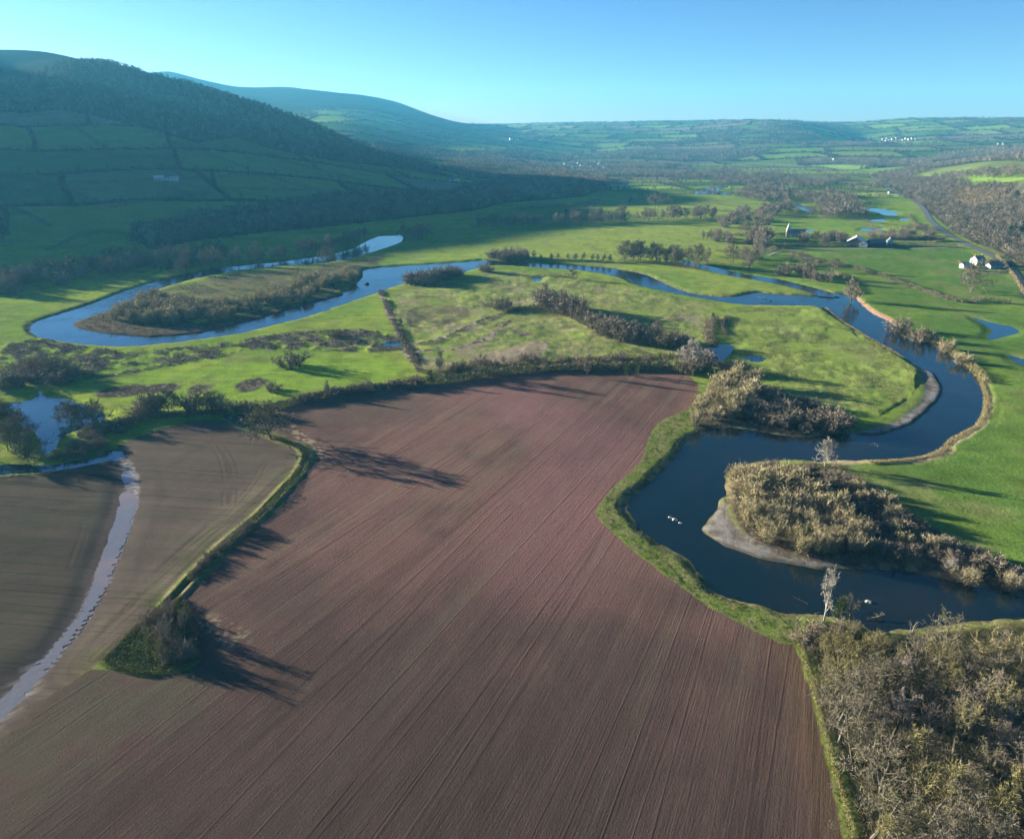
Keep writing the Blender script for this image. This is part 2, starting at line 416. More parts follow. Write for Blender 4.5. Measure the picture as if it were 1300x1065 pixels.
# pasture right of the river is deeper green
right_w = flat([(1063, 590), (1110, 586), (1160, 585), (1200, 574), (1250, 515), (1236, 470), (1150, 418), (1090, 380), (1020, 345), (960, 330), (985, 300), (1100, 300), (1200, 300), (1320, 380), (1700, 500), (1700, 760), (1300, 725), (1180, 670)])
m = inside(NX, NY, right_w)
T = np.where(m[..., None], blend(np.broadcast_to(G_DEEP * 1.25, T.shape), sstep(.4, .7, n1), G_MID * 1.05), T)
dr, _ = seg_dist(NX, NY, flat([(1060, 595), (1110, 610), (1180, 620), (1240, 640)]))
T = blend(T, m * sstep(16, 3, dr) * sstep(.35, .65, n2), OLIVE * 1.2)
# separate meadows of the flat between the river and the far fields
for pp_, c_ in (([(560, 300), (700, 292), (900, 284), (1000, 280), (1000, 300), (900, 330), (640, 330), (560, 320)], C3(.198, .240, .044)), ([(640, 262), (760, 254), (760, 268), (700, 284), (600, 284)], C3(.12, .15, .035)), ([(785, 256), (880, 252), (960, 262), (930, 276), (800, 278)], C3(.19, .24, .04)),
                 ([(830, 232), (930, 228), (940, 236), (850, 246), (800, 248)], C3(.19, .21, .055)), ([(500, 330), (620, 322), (640, 330), (500, 342)], C3(.185, .25, .04)), ([(980, 278), (1100, 282), (1090, 300), (980, 300)], C3(.130, .210, .032)), ([(1130, 244), (1170, 268), (1200, 300), (1120, 290), (1090, 262)], C3(.145, .225, .028)),
                 ([(640, 346), (720, 349), (800, 368), (880, 381), (640, 388), (500, 374)], C3(.15, .17, .05)), ([(130, 480), (340, 455), (480, 450), (525, 465), (500, 488), (330, 505), (180, 515), (110, 505)], C3(.160, .245, .032)), ([(870, 340), (960, 352), (1050, 374), (960, 370), (870, 366)], C3(.17, .22, .04))):
    pw_ = smooth(flat(pp_), 1); d_, _ = seg_dist(NX, NY, pw_, True)
    T = blend(T, sstep(-1, 6, np.where(inside(NX, NY, pw_), d_, -d_)) * .85, c_)
T = T * (.80 + .40 * fbm(NX / 30, NY / 3, 1.0, 3, 55))[..., None]
T = blend(T, sstep(.52, .72, fbm(NX, NY, 22, 4, 57)) * .45, C3(.165, .165, .060))
T = blend(T, sstep(.60, .74, fbm(NX, NY, 8, 4, 58)) * .4, C3(.075, .105, .022))
# middle meadow beyond the river
m = inside(NX, NY, flat([(640, 345), (720, 348), (800, 366), (870, 378), (912, 384), (640, 384), (500, 372), (560, 356)]))
for poly, sd_ in ((ROUGH, 61), (ROUGH2, 66)):
    pw = flat(poly)
    d, _ = seg_dist(NX, NY, pw, True)
    w = np.where(inside(NX, NY, pw), sstep(0, 5, d), 0)
    na = fbm(NX, NY, 34, 4, sd_); nb = fbm(NX, NY, 5, 3, sd_ + 1); nc = fbm(NX, NY, 1.8, 2, sd_ + 2)
    base = np.broadcast_to(C3(.180, .225, .050), T.shape)
    base = blend(base, sstep(.48, .70, na) * .6, C3(.185, .180, .078))
    base = blend(base, sstep(.62, .76, fbm(NX, NY, 24, 4, sd_ + 4)) * .8, C3(.24, .20, .125))
    base = blend(base, sstep(.52, .68, nb) * .7, G_MID)
    base = blend(base, sstep(.52, .70, nc) * .65, STRAW * 1.1)
    base = blend(base, sstep(.66, .78, fbm(NX, NY, 18, 4, sd_ + 6)) * .5, BROWN)
    if sd_ == 66:
        base = base * .45 + C3(.165, .235, .036) * .55
    T = T * (1 - w[..., None]) + base * w[..., None]
# bare pinkish ground around the fallen hedge
m = inside(NX, NY, smooth(flat([(560, 462), (600, 430), (640, 415), (700, 430), (690, 455), (640, 470)]), 2))
T = blend(T, m * sstep(.40, .60, n2) * .8, C3(.20, .15, .115))
m = inside(NX, NY, smooth(flat([(512, 392), (560, 385), (600, 392), (590, 408), (560, 415), (520, 420)]), 2))
T = blend(T, m * sstep(.35, .65, n2) * .8, C3(.115, .088, .060))
# reed marsh below the loop
marsh_w = smooth(flat(MARSH), 1)
d, _ = seg_dist(NX, NY, marsh_w, True)
msd = np.where(inside(NX, NY, marsh_w), -d, d) + (n2 - .5) * 22
reeds = sstep(1, -2.5, msd) * sstep(.42, .56, fbm(NX, NY, 7, 3, 71) * .75 + .25 * fbm(NX, NY, 30, 2, 72))
T = blend(T, reeds, blend(np.broadcast_to(C3(.085, .070, .045), T.shape), sstep(.38, .6, fbm(NX, NY, 2.2, 2, 73)), C3(.22, .19, .135)))
for c, rx, ry in (((155, 495), 11, 5), ((200, 494), 7, 3), ((253, 493), 6, 3.5), ((222, 493), 3, 1.5), ((318, 489), 6, 4)):
    q = flat([c])[0]
    w = sstep(1.25, .8, np.hypot((NX - q[0]) / rx, (NY - q[1]) / (ry * 2.0)) + (n2 - .5) * 1.6)
    T = blend(T, w, blend(np.broadcast_to(C3(.05, .042, .03), T.shape), sstep(.5, .7, fbm(NX, NY, 1.6, 2, 75)), C3(.13, .11, .08)))
# lines of flood wrack
for ln, wd in ((DEBRIS, 2.2), (DEBRIS2, 1.6), ([(515, 438), (470, 437), (420, 437), (380, 430)], 1.4), ([(528, 446), (575, 444), (620, 430), (650, 405)], 1.2)):
    d, _ = seg_dist(NX, NY, flat(ln))
    w = sstep(wd + 1.5, wd - .6, d + (n2 - .5) * 5)
    T = blend(T, w, blend(np.broadcast_to(DARKB * 1.2, T.shape), sstep(.4, .62, fbm(NX, NY, 2.4, 2, 77)), C3(.27, .22, .17)))
# peninsulas, scrubland floor, gravel
pw = smooth(flat(PEN), 1); d, _ = seg_dist(NX, NY, pw, True); w = np.where(inside(NX, NY, pw), sstep(0, 6, d), 0)
T = blend(T, w * .8, blend(np.broadcast_to(C3(.12, .125, .045), T.shape), sstep(.4, .6, n2), C3(.11, .085, .058)))
pw = smooth(flat(ISLE_SCRUB, -.3), 1); d, _ = seg_dist(NX, NY, pw, True); w = np.where(inside(NX, NY, pw), sstep(-1, 2, d), 0)
T = blend(T, w, blend(blend(np.broadcast_to(C3(.075, .058, .038), T.shape), sstep(.45, .65, fbm(NX, NY, 6, 4, 81)), STRAW * .75), sstep(.55, .7, fbm(NX, NY, 9, 3, 82)), C3(.06, .068, .025)))
pw = smooth(flat(SCRUB_TOP), 1); d, _ = seg_dist(NX, NY, pw, True); w = np.where(inside(NX, NY, pw), sstep(0, 4, d), 0)
T = blend(T, w, blend(np.broadcast_to(C3(.075, .060, .040), T.shape), sstep(.5, .7, n2), STRAW * .6))
pw = flat(WOOD_NEAR); d, _ = seg_dist(NX, NY, pw, True); wood_near_m = inside(NX, NY, pw); w = np.where(wood_near_m, sstep(0, 2.5, d), 0)
T = blend(T, w, blend(np.broadcast_to(C3(.040, .040, .020), T.shape), sstep(.45, .65, fbm(NX, NY, 4, 4, 83)), C3(.075, .070, .032)))
# grass strip along the ploughed field
pw = flat(STRIP); d, _ = seg_dist(NX, NY, pw, True); strip_m = inside(NX, NY, pw)
w = np.where(strip_m, sstep(-.3, .9, d), 0)
sg = blend(np.broadcast_to(C3(.115, .150, .030), T.shape), sstep(.40, .62, fbm(NX, NY, 3, 3, 84)), C3(.165, .165, .060))
sg = blend(sg, sstep(.60, .72, fbm(NX, NY, 1.4, 2, 85)), C3(.06, .085, .02))
T = T * (1 - w[..., None]) + sg * w[..., None]
# copse floor and the bank of the ditch
pw = flat(COPSE); d, _ = seg_dist(NX, NY, pw, True); cop_m = inside(NX, NY, pw)
w = sstep(-.8, .8, np.where(cop_m, d, -d) + (n2 - .5) * 3)
T = blend(T, w, blend(np.broadcast_to(C3(.085, .125, .022), T.shape), sstep(.35, .55, fbm(NX, NY, 3.2, 3, 86)) * sstep(0, 5, d), C3(.070, .060, .034)))
# soils
fanp = flat([(1075, 235)])[0]
fan_r = np.hypot(NX - fanp[0], NY - fanp[1]); FU = np.arctan2(NX - fanp[0], fanp[1] - NY) * 1500.0; FV = fan_r
pl_w = flat(PLOUGH); pl_d, _ = seg_dist(NX, NY, pl_w, True); pl_m = inside(NX, NY, pl_w)
wob = (fbm(NX, NY, 2.5, 2, 88) - .5) * .9
plough = np.where(pl_m, pl_d, -pl_d) + wob
s1 = fbm(NX, NY, 45, 4, 91); s2 = fbm(FU / 2.2, FV / 60, 1.0, 3, 92); s3 = fbm(NX, NY, 12, 4, 93)
soil = blend(np.broadcast_to(SOIL, T.shape), sstep(.42, .66, s1 * .7 + s3 * .3) * .85, SOIL_D)
soil = blend(soil, sstep(.5, .75, s2) * .35, TAN * .75)
pk, _ = seg_dist(NX, NY, flat([(640, 505), (690, 530), (760, 560), (720, 640), (690, 720)]))
soil = blend(soil, sstep(32, 6, pk) * .55, C3(.170, .088, .082))
gy_, _ = seg_dist(NX, NY, flat([(372, 525), (450, 520), (500, 520)]))
soil = blend(soil, sstep(26, 6, gy_) * .6, GREYSOIL * 1.05)
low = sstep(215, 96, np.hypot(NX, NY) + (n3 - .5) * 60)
soil = blend(soil, low * .85, C3(.046, .033, .027))  # lens vignette and clod shading put into the soil colour, darker towards camera
gl, _ = seg_dist(NX, NY, flat([(0, 985), (60, 930), (130, 900), (180, 880)]))
soil = blend(soil, sstep(26, 6, gl) * .75 * sstep(.3, .6, s3 + .15), C3(.070, .062, .040))
hd, _ = seg_dist(NX, NY, flat([(1000, 812), (1018, 850), (1030, 900), (1045, 980), (1070, 1080)]))
soil = blend(soil, sstep(7, 1.5, hd) * .6, C3(.095, .062, .038))
# stubble fields on the left
aA = flat(ARABLE_A); aB = flat(ARABLE_B)
dA, _ = seg_dist(NX, NY, aA, True); dB, _ = seg_dist(NX, NY, aB, True)
mA = inside(NX, NY, aA); mB = inside(NX, NY, aB)
wA = np.where(mA, dA, -dA) + wob; wB = np.where(mB, dB, -dB) + wob
q1 = fbm(NX / 18, NY / 1.6, 1.0, 3, 95)
stub = blend(np.broadcast_to(GREYSOIL, T.shape), sstep(.42, .65, s1), C3(.095, .072, .054))
stub = blend(stub, sstep(.45, .72, q1) * .6, C3(.088, .080, .050))
d, _ = seg_dist(NX, NY, flat([(372, 600), (325, 645), (275, 690), (225, 740), (170, 790), (120, 840)]))
stub = blend(stub, sstep(17, 5, d) * .5 * sstep(.25, .6, fbm(d / 1.1, NY / 30, 1.0, 3, 97)), TAN * .85)
stub = blend(stub, sstep(9, 2, d) * .35 * sstep(.4, .6, s3), C3(.09, .10, .03))
stub = blend(stub, sstep(9, 1, csd) * .7, C3(.070, .058, .046))
stubA = blend(np.broadcast_to(C3(.062, .050, .037), T.shape), sstep(.4, .66, s1), C3(.078, .064, .046))
stubA = blend(stubA, sstep(.45, .72, q1) * .5, C3(.048, .048, .030))
stubA = blend(stubA, sstep(13, 1, csd) * .75, C3(.052, .046, .036))
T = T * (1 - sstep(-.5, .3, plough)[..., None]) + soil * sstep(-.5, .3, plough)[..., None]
T = T * (1 - sstep(-.5, .3, wB)[..., None]) + stub * sstep(-.5, .3, wB)[..., None]
T = T * (1 - sstep(-.5, .3, wA)[..., None]) + stubA * sstep(-.5, .3, wA)[..., None]
T = T * (1 - .2 * tram)[..., None]
mud = sstep(3.2, .8, csd + (n2 - .5) * 3)
T = blend(T, mud, C3(.085, .066, .054))
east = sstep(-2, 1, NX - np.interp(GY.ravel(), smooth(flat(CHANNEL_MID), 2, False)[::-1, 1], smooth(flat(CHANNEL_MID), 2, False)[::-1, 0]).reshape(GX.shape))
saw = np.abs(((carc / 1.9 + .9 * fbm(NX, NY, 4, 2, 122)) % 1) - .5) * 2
painted_glint = sstep(.35, .75, fbm(NX, NY, .9, 3, 121) * .8 + saw * .45) * sstep(2.6, 1.2, csd + 1.3 + saw * 1.2) * east
T = blend(T, painted_glint, C3(.25, .23, .21))  # pale ripple glints along the channel's water edge, painted into the ground colour
# the ditch between them: grassy bank, wet bottom
T = blend(T, sstep(4.2, 2.6, dd + (n2 - .5) * 3), blend(np.broadcast_to(C3(.095, .110, .032), T.shape), sstep(.40, .62, fbm(NX, NY, 2, 3, 98)), C3(.155, .135, .070)))
T = blend(T, sstep(1.0, .4, dd) * .6, C3(.05, .045, .027))
# clods and straw thrown out at the corner
d, _ = seg_dist(NX, NY, flat([(360, 535), (390, 560), (412, 580)]))
T = blend(T, sstep(4, 1, d) * sstep(.52, .62, fbm(NX, NY, 1.3, 2, 99)), TAN * 1.1)
d, _ = seg_dist(NX, NY, flat([(262, 790), (275, 800), (300, 812)]))
T = blend(T, sstep(5, 1, d) * sstep(.52, .64, fbm(NX, NY, 1.0, 2, 100)), TAN * .9)
# banks and gravel
sr = SD['river']
bank = sstep(4.5, 1.5, sr) * (np.hypot(NX, NY) < 1200)
T = blend(T, bank * .75, blend(np.broadcast_to(C3(.075, .058, .040), T.shape), sstep(.45, .6, fbm(NX, NY, 2.4, 3, 101)), STRAW * .85))
dr, _ = seg_dist(NX, NY, flat([(1063, 586), (1110, 584), (1158, 583), (1200, 572), (1204, 561), (1222, 551), (1245, 538), (1253, 509), (1240, 475)]))
T = blend(T, sstep(3.6, 1.6, dr + (n2 - .5) * 2.5), STRAW * 1.25)
rb = flat(RED_BANK); d, _ = seg_dist(NX, NY, rb, True)
T = blend(T, sstep(2.0, .2, np.where(inside(NX, NY, rb), -d, d)), C3(.27, .165, .105))
for nm in ('pen', 'bar', 'spit'):
    s = SD[nm]
    c = GRAVEL if nm != 'pen' else C3(.105, .088, .060)
    T = blend(T, sstep(1.0, -1.0, s + (n2 - .5) * 3), blend(np.broadcast_to(c, T.shape), sstep(.4, .65, fbm(NX, NY, 3, 4, 103)), c * C3(.62, .56, .5)))
T = blend(T, sstep(0.3, -0.8, sr) * .8, C3(.06, .05, .035))

# ---- slopes and far country
R2 = np.hypot(NX, NY); A2 = np.degrees(np.arctan2(NX, NY))
hillm = sstep(0, 40, np.where(vm, -vd, vd))
left = (A2 < 6) & (R2 < 3000)
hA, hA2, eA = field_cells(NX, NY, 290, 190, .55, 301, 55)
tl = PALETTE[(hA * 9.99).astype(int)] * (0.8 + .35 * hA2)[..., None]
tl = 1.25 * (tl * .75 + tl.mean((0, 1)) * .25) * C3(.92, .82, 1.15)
fh, fh2, fe = field_cells(NX, NY, 300, 250, -.25, 401, 70)
tf = PALETTE[(fh * 9.99).astype(int)] * (0.65 + .75 * fh2)[..., None]
tf = np.where((fh2 > .9)[..., None], C3(.13, .105, .07), tf)
vh, vh2, ve = field_cells(NX, NY, 270, 120, .1, 501, 25)
tv = PALETTE[(vh * 9.99).astype(int)] * (0.7 + .65 * vh2)[..., None]
tv = np.where((vh2 > .86)[..., None], C3(.15, .12, .08), tv)
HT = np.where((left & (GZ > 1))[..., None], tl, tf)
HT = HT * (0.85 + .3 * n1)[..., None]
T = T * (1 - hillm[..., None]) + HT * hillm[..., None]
vmix = vm * sstep(1450, 1600, R2)
T = T * (1 - vmix[..., None]) + tv * vmix[..., None] * (0.85 + .3 * n1)[..., None]
# moor on the mountain and on the top of the left hill
moor = (sstep(215, 260, GZ) * (A2 < -10) * (R2 < 4000)) + ((R2 > 4300) & (A2 < -3) & (R2 < 8300)) * sstep(70, 120, GZ + (n3 - .5) * 80)
moor = np.clip(moor, 0, 1)
T = blend(T, moor, blend(np.broadcast_to(C3(.020, .022, .015), T.shape), sstep(.4, .65, n3), C3(.032, .034, .018)))
# woodland floor
WOODS = {
    'hill': [(-60, 150), (0, 142), (70, 140), (130, 150), (200, 168), (250, 182), (300, 175), (350, 190), (420, 204), (470, 210), (515, 214), (560, 222), (560, 216), (500, 205), (455, 186), (400, 160), (330, 135), (260, 114), (200, 99), (140, 82), (60, 92), (0, 108), (-60, 112)],
    'foot': [(170, 298), (230, 283), (300, 270), (370, 262), (420, 250), (480, 248), (560, 250), (600, 240), (650, 230), (720, 226), (765, 226), (772, 238), (740, 250), (690, 254), (640, 258), (600, 268), (540, 274), (470, 282), (400, 290), (330, 296), (250, 306), (190, 318)],
    'village': [(545, 212), (600, 200), (650, 203), (700, 208), (760, 206), (830, 205), (880, 210), (872, 222), (800, 226), (740, 225), (660, 228), (600, 226)],
    'shoulder': [(440, 178), (480, 178), (540, 186), (600, 194), (650, 202), (690, 208), (640, 212), (590, 208), (530, 200), (470, 190)],
    'right': [(1128, 236), (1150, 228), (1195, 228), (1240, 236), (1276, 240), (1300, 262), (1400, 290), (1400, 352), (1300, 338), (1262, 316), (1236, 308), (1205, 290), (1180, 270), (1160, 256)],
    'head': [(700, 196), (790, 190), (860, 190), (940, 188), (985, 190), (930, 204), (860, 206), (790, 200), (720, 203)],
    'head2': [(1150, 205), (1200, 195), (1300, 185), (1400, 180), (1400, 205), (1300, 205), (1240, 207), (1190, 214), (1160, 214)],
    'knoll': [(955, 158), (985, 157), (1012, 161), (1035, 171), (1050, 181), (1030, 183), (1000, 178), (975, 168)],
}
wood_poly = {k: line_at(v) for k, v in WOODS.items()}
wood_m = np.zeros(GX.shape, bool)
for k, pw in wood_poly.items():
    wood_m |= inside(NX, NY, pw)
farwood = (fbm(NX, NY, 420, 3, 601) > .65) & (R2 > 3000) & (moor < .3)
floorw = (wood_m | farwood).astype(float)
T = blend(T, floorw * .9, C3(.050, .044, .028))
# hedge bottoms and verges between the far fields
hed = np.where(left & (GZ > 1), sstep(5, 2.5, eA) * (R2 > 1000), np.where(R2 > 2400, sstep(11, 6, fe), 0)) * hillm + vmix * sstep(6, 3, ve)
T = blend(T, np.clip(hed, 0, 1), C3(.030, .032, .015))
T = np.clip(T * (0.93 + 0.14 * vnoise(NX * 1.7, NY * 1.7, 9))[..., None], 0.004, .6)

# ------------------------------------------------------------------ which piece of the ground each face belongs to
CLS = np.zeros(GX.shape, int)
CLS[plough > -.1] = 1
CLS[wB > -.1] = 2
CLS[wA > -.1] = 3
for i_, nm in ((4, 'pen'), (5, 'bar'), (6, 'spit')):
    CLS[SD[nm] < 0] = i_
CLS[(hillm > .25)] = 7
CLS[(R2 > 2400) & (GZ > 2)] = 8
CLS[(R2 > 4300) & (A2 < -2.5) & (R2 < 8400) & (GZ > 80)] = 9
CLS[(R2 > 2400) & (CLS == 7)] = 8
NAMES = {0: 'meadow', 1: 'ploughed_field', 2: 'arable_field', 3: 'arable_field', 4: 'gravel_bar', 5: 'gravel_bar', 6: 'gravel_bar', 7: 'hillside', 8: 'hills', 9: 'mountain'}


# ------------------------------------------------------------------ node helpers
def new_mat(name):
    m = bpy.data.materials.new(name); m.use_nodes = True
    nt = m.node_tree
    b = nt.nodes['Principled BSDF']
    b.inputs['Roughness'].default_value = .9
    b.inputs['Specular IOR Level'].default_value = .02
    return m, nt, b


def N(nt, typ, **kw):
    n_ = nt.nodes.new(typ)
    for k, v in kw.items():
        if k in n_.inputs:
            n_.inputs[k].default_value = v
        else:
            setattr(n_, k, v)
    return n_


def link(nt, a, b):
    nt.links.new(a, b)


def noise(nt, vec, scale, detail=3, rough=.55):
    n_ = N(nt, 'ShaderNodeTexNoise')
    n_.inputs['Scale'].default_value = scale; n_.inputs['Detail'].default_value = detail; n_.inputs['Roughness'].default_value = rough
    if vec is not None:
        link(nt, vec, n_.inputs['Vector'])
    return n_.outputs['Fac']


def mrange(nt, v, a, b, c, d):
    n_ = N(nt, 'ShaderNodeMapRange'); link(nt, v, n_.inputs['Value'])
    for k, q in zip(('From Min', 'From Max', 'To Min', 'To Max'), (a, b, c, d)):
        n_.inputs[k].default_value = q
    return n_.outputs['Result']


def math2(nt, op, a, b):
    n_ = N(nt, 'ShaderNodeMath'); n_.operation = op
    for i_, q in enumerate((a, b)):
        if isinstance(q, (int, float)):
            n_.inputs[i_].default_value = q
        else:
            link(nt, q, n_.inputs[i_])
    return n_.outputs[0]


def scale_col(nt, col, fac):
    n_ = N(nt, 'ShaderNodeVectorMath'); n_.operation = 'SCALE'
    link(nt, col, n_.inputs[0]); link(nt, fac, n_.inputs['Scale'])
    return n_.outputs[0]


def bump(nt, b, h, strength, dist):
    n_ = N(nt, 'ShaderNodeBump'); n_.inputs['Strength'].default_value = strength; n_.inputs['Distance'].default_value = dist
    link(nt, h, n_.inputs['Height']); link(nt, n_.outputs['Normal'], b.inputs['Normal'])


def ground_mat(name, scales=((.9, .8), (.16, .5)), dist=.25, strength=.7, contrast=.35):
    m, nt, b = new_mat(name)
    b.inputs['IOR'].default_value = 1.0; b.inputs['Specular IOR Level'].default_value = 0.0
    at = N(nt, 'ShaderNodeAttribute', attribute_name='tint')
    tc = N(nt, 'ShaderNodeTexCoord')
    f1 = noise(nt, tc.outputs['Object'], scales[0][0], 5, .65); f2 = noise(nt, tc.outputs['Object'], scales[1][0], 4)
    s = math2(nt, 'ADD', math2(nt, 'MULTIPLY', f1, scales[0][1]), math2(nt, 'MULTIPLY', f2, scales[1][1]))
    tot = scales[0][1] + scales[1][1]
    link(nt, scale_col(nt, at.outputs['Color'], mrange(nt, s, tot * .3, tot * .7, 1 - contrast, 1 + contrast)), b.inputs['Base Color'])
    bump(nt, b, s, strength, dist)
    return m


def soil_mat(name, kind):
    m, nt, b = new_mat(name)
    b.inputs['IOR'].default_value = 1.0; b.inputs['Specular IOR Level'].default_value = 0.0
    at = N(nt, 'ShaderNodeAttribute', attribute_name='tint')
    fu = N(nt, 'ShaderNodeAttribute', attribute_name='across'); fv = N(nt, 'ShaderNodeAttribute', attribute_name='along')
    tc = N(nt, 'ShaderNodeTexCoord')

    def lines(ku, kv, detail, seed):
        c = N(nt, 'ShaderNodeCombineXYZ')
        link(nt, math2(nt, 'MULTIPLY', fu.outputs['Fac'], ku), c.inputs[0]); link(nt, math2(nt, 'MULTIPLY', fv.outputs['Fac'], kv), c.inputs[1])
        c.inputs[2].default_value = seed
        return noise(nt, c.outputs[0], 1.0, detail, .6)
    fine = lines(2.9, .07, 3, 3.1); mid = lines(.5, .010, 2, 7.7); clod = noise(nt, tc.outputs['Object'], 2.4, 4, .75); big = lines(.11, .004, 2, 11.3)
    # wheelings: pairs of sharp tracks where a slow noise crosses its middle
    tr = mrange(nt, math2(nt, 'ABSOLUTE', math2(nt, 'SUBTRACT', lines(.085, .0012, 0, 15.2), .5), 0.0), 0.0, .010, 1.0, 0.0)
    tr2 = mrange(nt, math2(nt, 'ABSOLUTE', math2(nt, 'SUBTRACT', lines(.16, .0015, 0, 25.2), .45), 0.0), 0.0, .016, 1.0, 0.0)
    if kind == 'plough':
        h = math2(nt, 'ADD', math2(nt, 'ADD', math2(nt, 'MULTIPLY', fine, .75), math2(nt, 'MULTIPLY', mid, .42)), math2(nt, 'MULTIPLY', clod, 1.1))
        tot = 2.2; dist = .20
    else:
        h = math2(nt, 'ADD', math2(nt, 'ADD', math2(nt, 'MULTIPLY', fine, .35), math2(nt, 'MULTIPLY', mid, .35)), math2(nt, 'MULTIPLY', clod, .5))
        tot = 1.2; dist = .13
    tracks = math2(nt, 'MULTIPLY', math2(nt, 'MAXIMUM', tr, tr2), .32)
    h = math2(nt, 'SUBTRACT', h, tracks)
    shade = mrange(nt, math2(nt, 'ADD', h, math2(nt, 'MULTIPLY', math2(nt, 'SUBTRACT', big, .5), .7)), tot * .25, tot * .75, .74, 1.26)
    link(nt, scale_col(nt, at.outputs['Color'], shade), b.inputs['Base Color'])
    bump(nt, b, h, .8, dist)
    return m


MAT = {
    'meadow': ground_mat('grass_turf', ((.8, .8), (.12, .6)), .35, .7, .38),
    'hillside': ground_mat('hill_pasture', ((.25, .6), (.03, .6)), .8, .5, .25),
    'hills': ground_mat('far_pasture', ((.06, .6), (.012, .6)), 3, .4, .25),
    'mountain': ground_mat('moor_grass', ((.03, .8), (.006, .8)), 12, .6, .3),
    'ploughed_field': soil_mat('red_ploughland', 'plough'),
    'arable_field': soil_mat('stubble_soil', 'stubble'),
    'gravel_bar': ground_mat('river_gravel', ((2.2, .9), (.4, .4)), .25, .9, .45),
}


def make_mesh(name, co, faces, mats, smooth_=True):
    """faces: (n, 3) or (n, 4) index array"""
    me = bpy.data.meshes.new(name)
    faces = np.asarray(faces)
    k = faces.shape[1]
    me.vertices.add(len(co)); me.vertices.foreach_set('co', np.asarray(co, np.float32).ravel())
    me.loops.add(faces.size); me.loops.foreach_set('vertex_index', faces.ravel().astype(np.int32))
    me.polygons.add(len(faces)); me.polygons.foreach_set('loop_start', np.arange(0, faces.size, k, dtype=np.int32))
    me.polygons.foreach_set('use_smooth', np.full(len(faces), smooth_, bool))
    for m_ in (mats if isinstance(mats, (list, tuple)) else [mats]):
        me.materials.append(m_)
    me.update(calc_edges=True)
    return me


def new_obj(name, data, parent=None):
    o = bpy.data.objects.new(name, data); sc.collection.objects.link(o)
    if parent is not None:
        o.parent = parent
    return o


def structure(o):
    o['kind'] = 'structure'
    return o


NA2 = NA
ii, jj = np.meshgrid(np.arange(NA), np.arange(NR - 1))
i2 = (ii + 1) % NA
QUADS = np.stack([jj * NA + ii, jj * NA + i2, (jj + 1) * NA + i2, (jj + 1) * NA + ii], -1).reshape(-1, 4)[:, ::-1]
FCLS = CLS[:-1].ravel()
P3 = np.stack([GX, GY, GZ], -1).reshape(-1, 3)
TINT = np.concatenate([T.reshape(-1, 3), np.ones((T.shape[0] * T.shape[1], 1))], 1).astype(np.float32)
AC = FU.ravel().copy(); AL = FV.ravel().copy()
mk = np.isin(CLS.ravel(), (2, 3))
AC[mk] = (GY + .12 * GX).ravel()[mk] * 1.0; AL[mk] = GX.ravel()[mk]


def grid_piece(name, quads, mat_, co=None, attrs=True):
    used, inv = np.unique(quads, return_inverse=True)
    me = make_mesh(name, (P3 if co is None else co)[used], inv.reshape(-1, 4), mat_)
    if attrs:
        a_ = me.attributes.new('tint', 'FLOAT_COLOR', 'POINT'); a_.data.foreach_set('color', TINT[used].ravel())
        for nm, arr in (('across', AC), ('along', AL)):
            a_ = me.attributes.new(nm, 'FLOAT', 'POINT'); a_.data.foreach_set('value', arr[used].astype(np.float32))
    return new_obj(name, me)


LABELS_GROUND = {}
for c_, nm in NAMES.items():
    q_ = QUADS[FCLS == c_]
    if len(q_):
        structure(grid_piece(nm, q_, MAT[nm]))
# close the middle, straight under the camera
fan_ = np.array([[0, i, (i + 1) % NA] for i in range(NA)]) + 0
fan_[:, 0] = NA
me = make_mesh('meadow', np.vstack([P3[:NA], [[0, 0, 0]]]), fan_, MAT['meadow'])
a_ = me.attributes.new('tint', 'FLOAT_COLOR', 'POINT'); a_.data.foreach_set('color', np.tile([.09, .07, .05, 1], (NA + 1, 1)).astype(np.float32).ravel())
structure(new_obj('meadow', me))


# ------------------------------------------------------------------ water
def water_mat(name, base, rough=.05, wave=.5, scale=.35, dist=.05):
    m, nt, b = new_mat(name)
    tc = N(nt, 'ShaderNodeTexCoord')
    b.inputs['Roughness'].default_value = rough; b.inputs['IOR'].default_value = 1.333; b.inputs['Specular IOR Level'].default_value = .5
    f = noise(nt, tc.outputs['Object'], .03, 3)
    mx = N(nt, 'ShaderNodeMix', data_type='RGBA')
    mx.inputs[6].default_value = (*base, 1); mx.inputs[7].default_value = (base[0] * 1.9 + .006, base[1] * 1.3, base[2] * 1.0, 1)
    link(nt, mrange(nt, f, .5, .75, 0, 1), mx.inputs[0]); link(nt, mx.outputs[2], b.inputs['Base Color'])
    b.inputs['IOR'].default_value = 1.55 if name == 'still_water' else 1.4
    w1 = noise(nt, tc.outputs['Object'], scale, 4, .6); w2 = noise(nt, tc.outputs['Object'], .05, 2)
    bump(nt, b, math2(nt, 'MULTIPLY', w1, mrange(nt, w2, .35, .65, .25, 1.0)), wave, dist)
    return m


W_RIVER = water_mat('river_water', (.004, .011, .013), .06, 1.0, .35, .16)
W_POOL = water_mat('still_water', (.006, .016, .02), .04, .8, .35, .12)
W_MUD = water_mat('muddy_water', (.135, .128, .135), .07, .8, .8, .10)
FV4 = QUADS


def water_piece(name, sd, lvl, mat_, reach=2.5):
    ok = (sd < reach).ravel()
    q_ = QUADS[ok[QUADS].any(1)]
    if not len(q_):
        return None
    co = P3.copy(); co[:, 2] = lvl
    o = grid_piece(name, q_, mat_, co, False)
    return structure(o)


water_piece('river', SD['river'], WL['river'], W_RIVER)
for k in wet:
    if k == 'river':
        continue
    nm = {'side_channel': 'river_channel', 'upper_river': 'river', 'middle_river': 'river', 'right_river': 'river'}.get(k, 'pond')
    water_piece(nm, SD[k], WL[k], W_POOL if nm == 'pond' else W_RIVER)
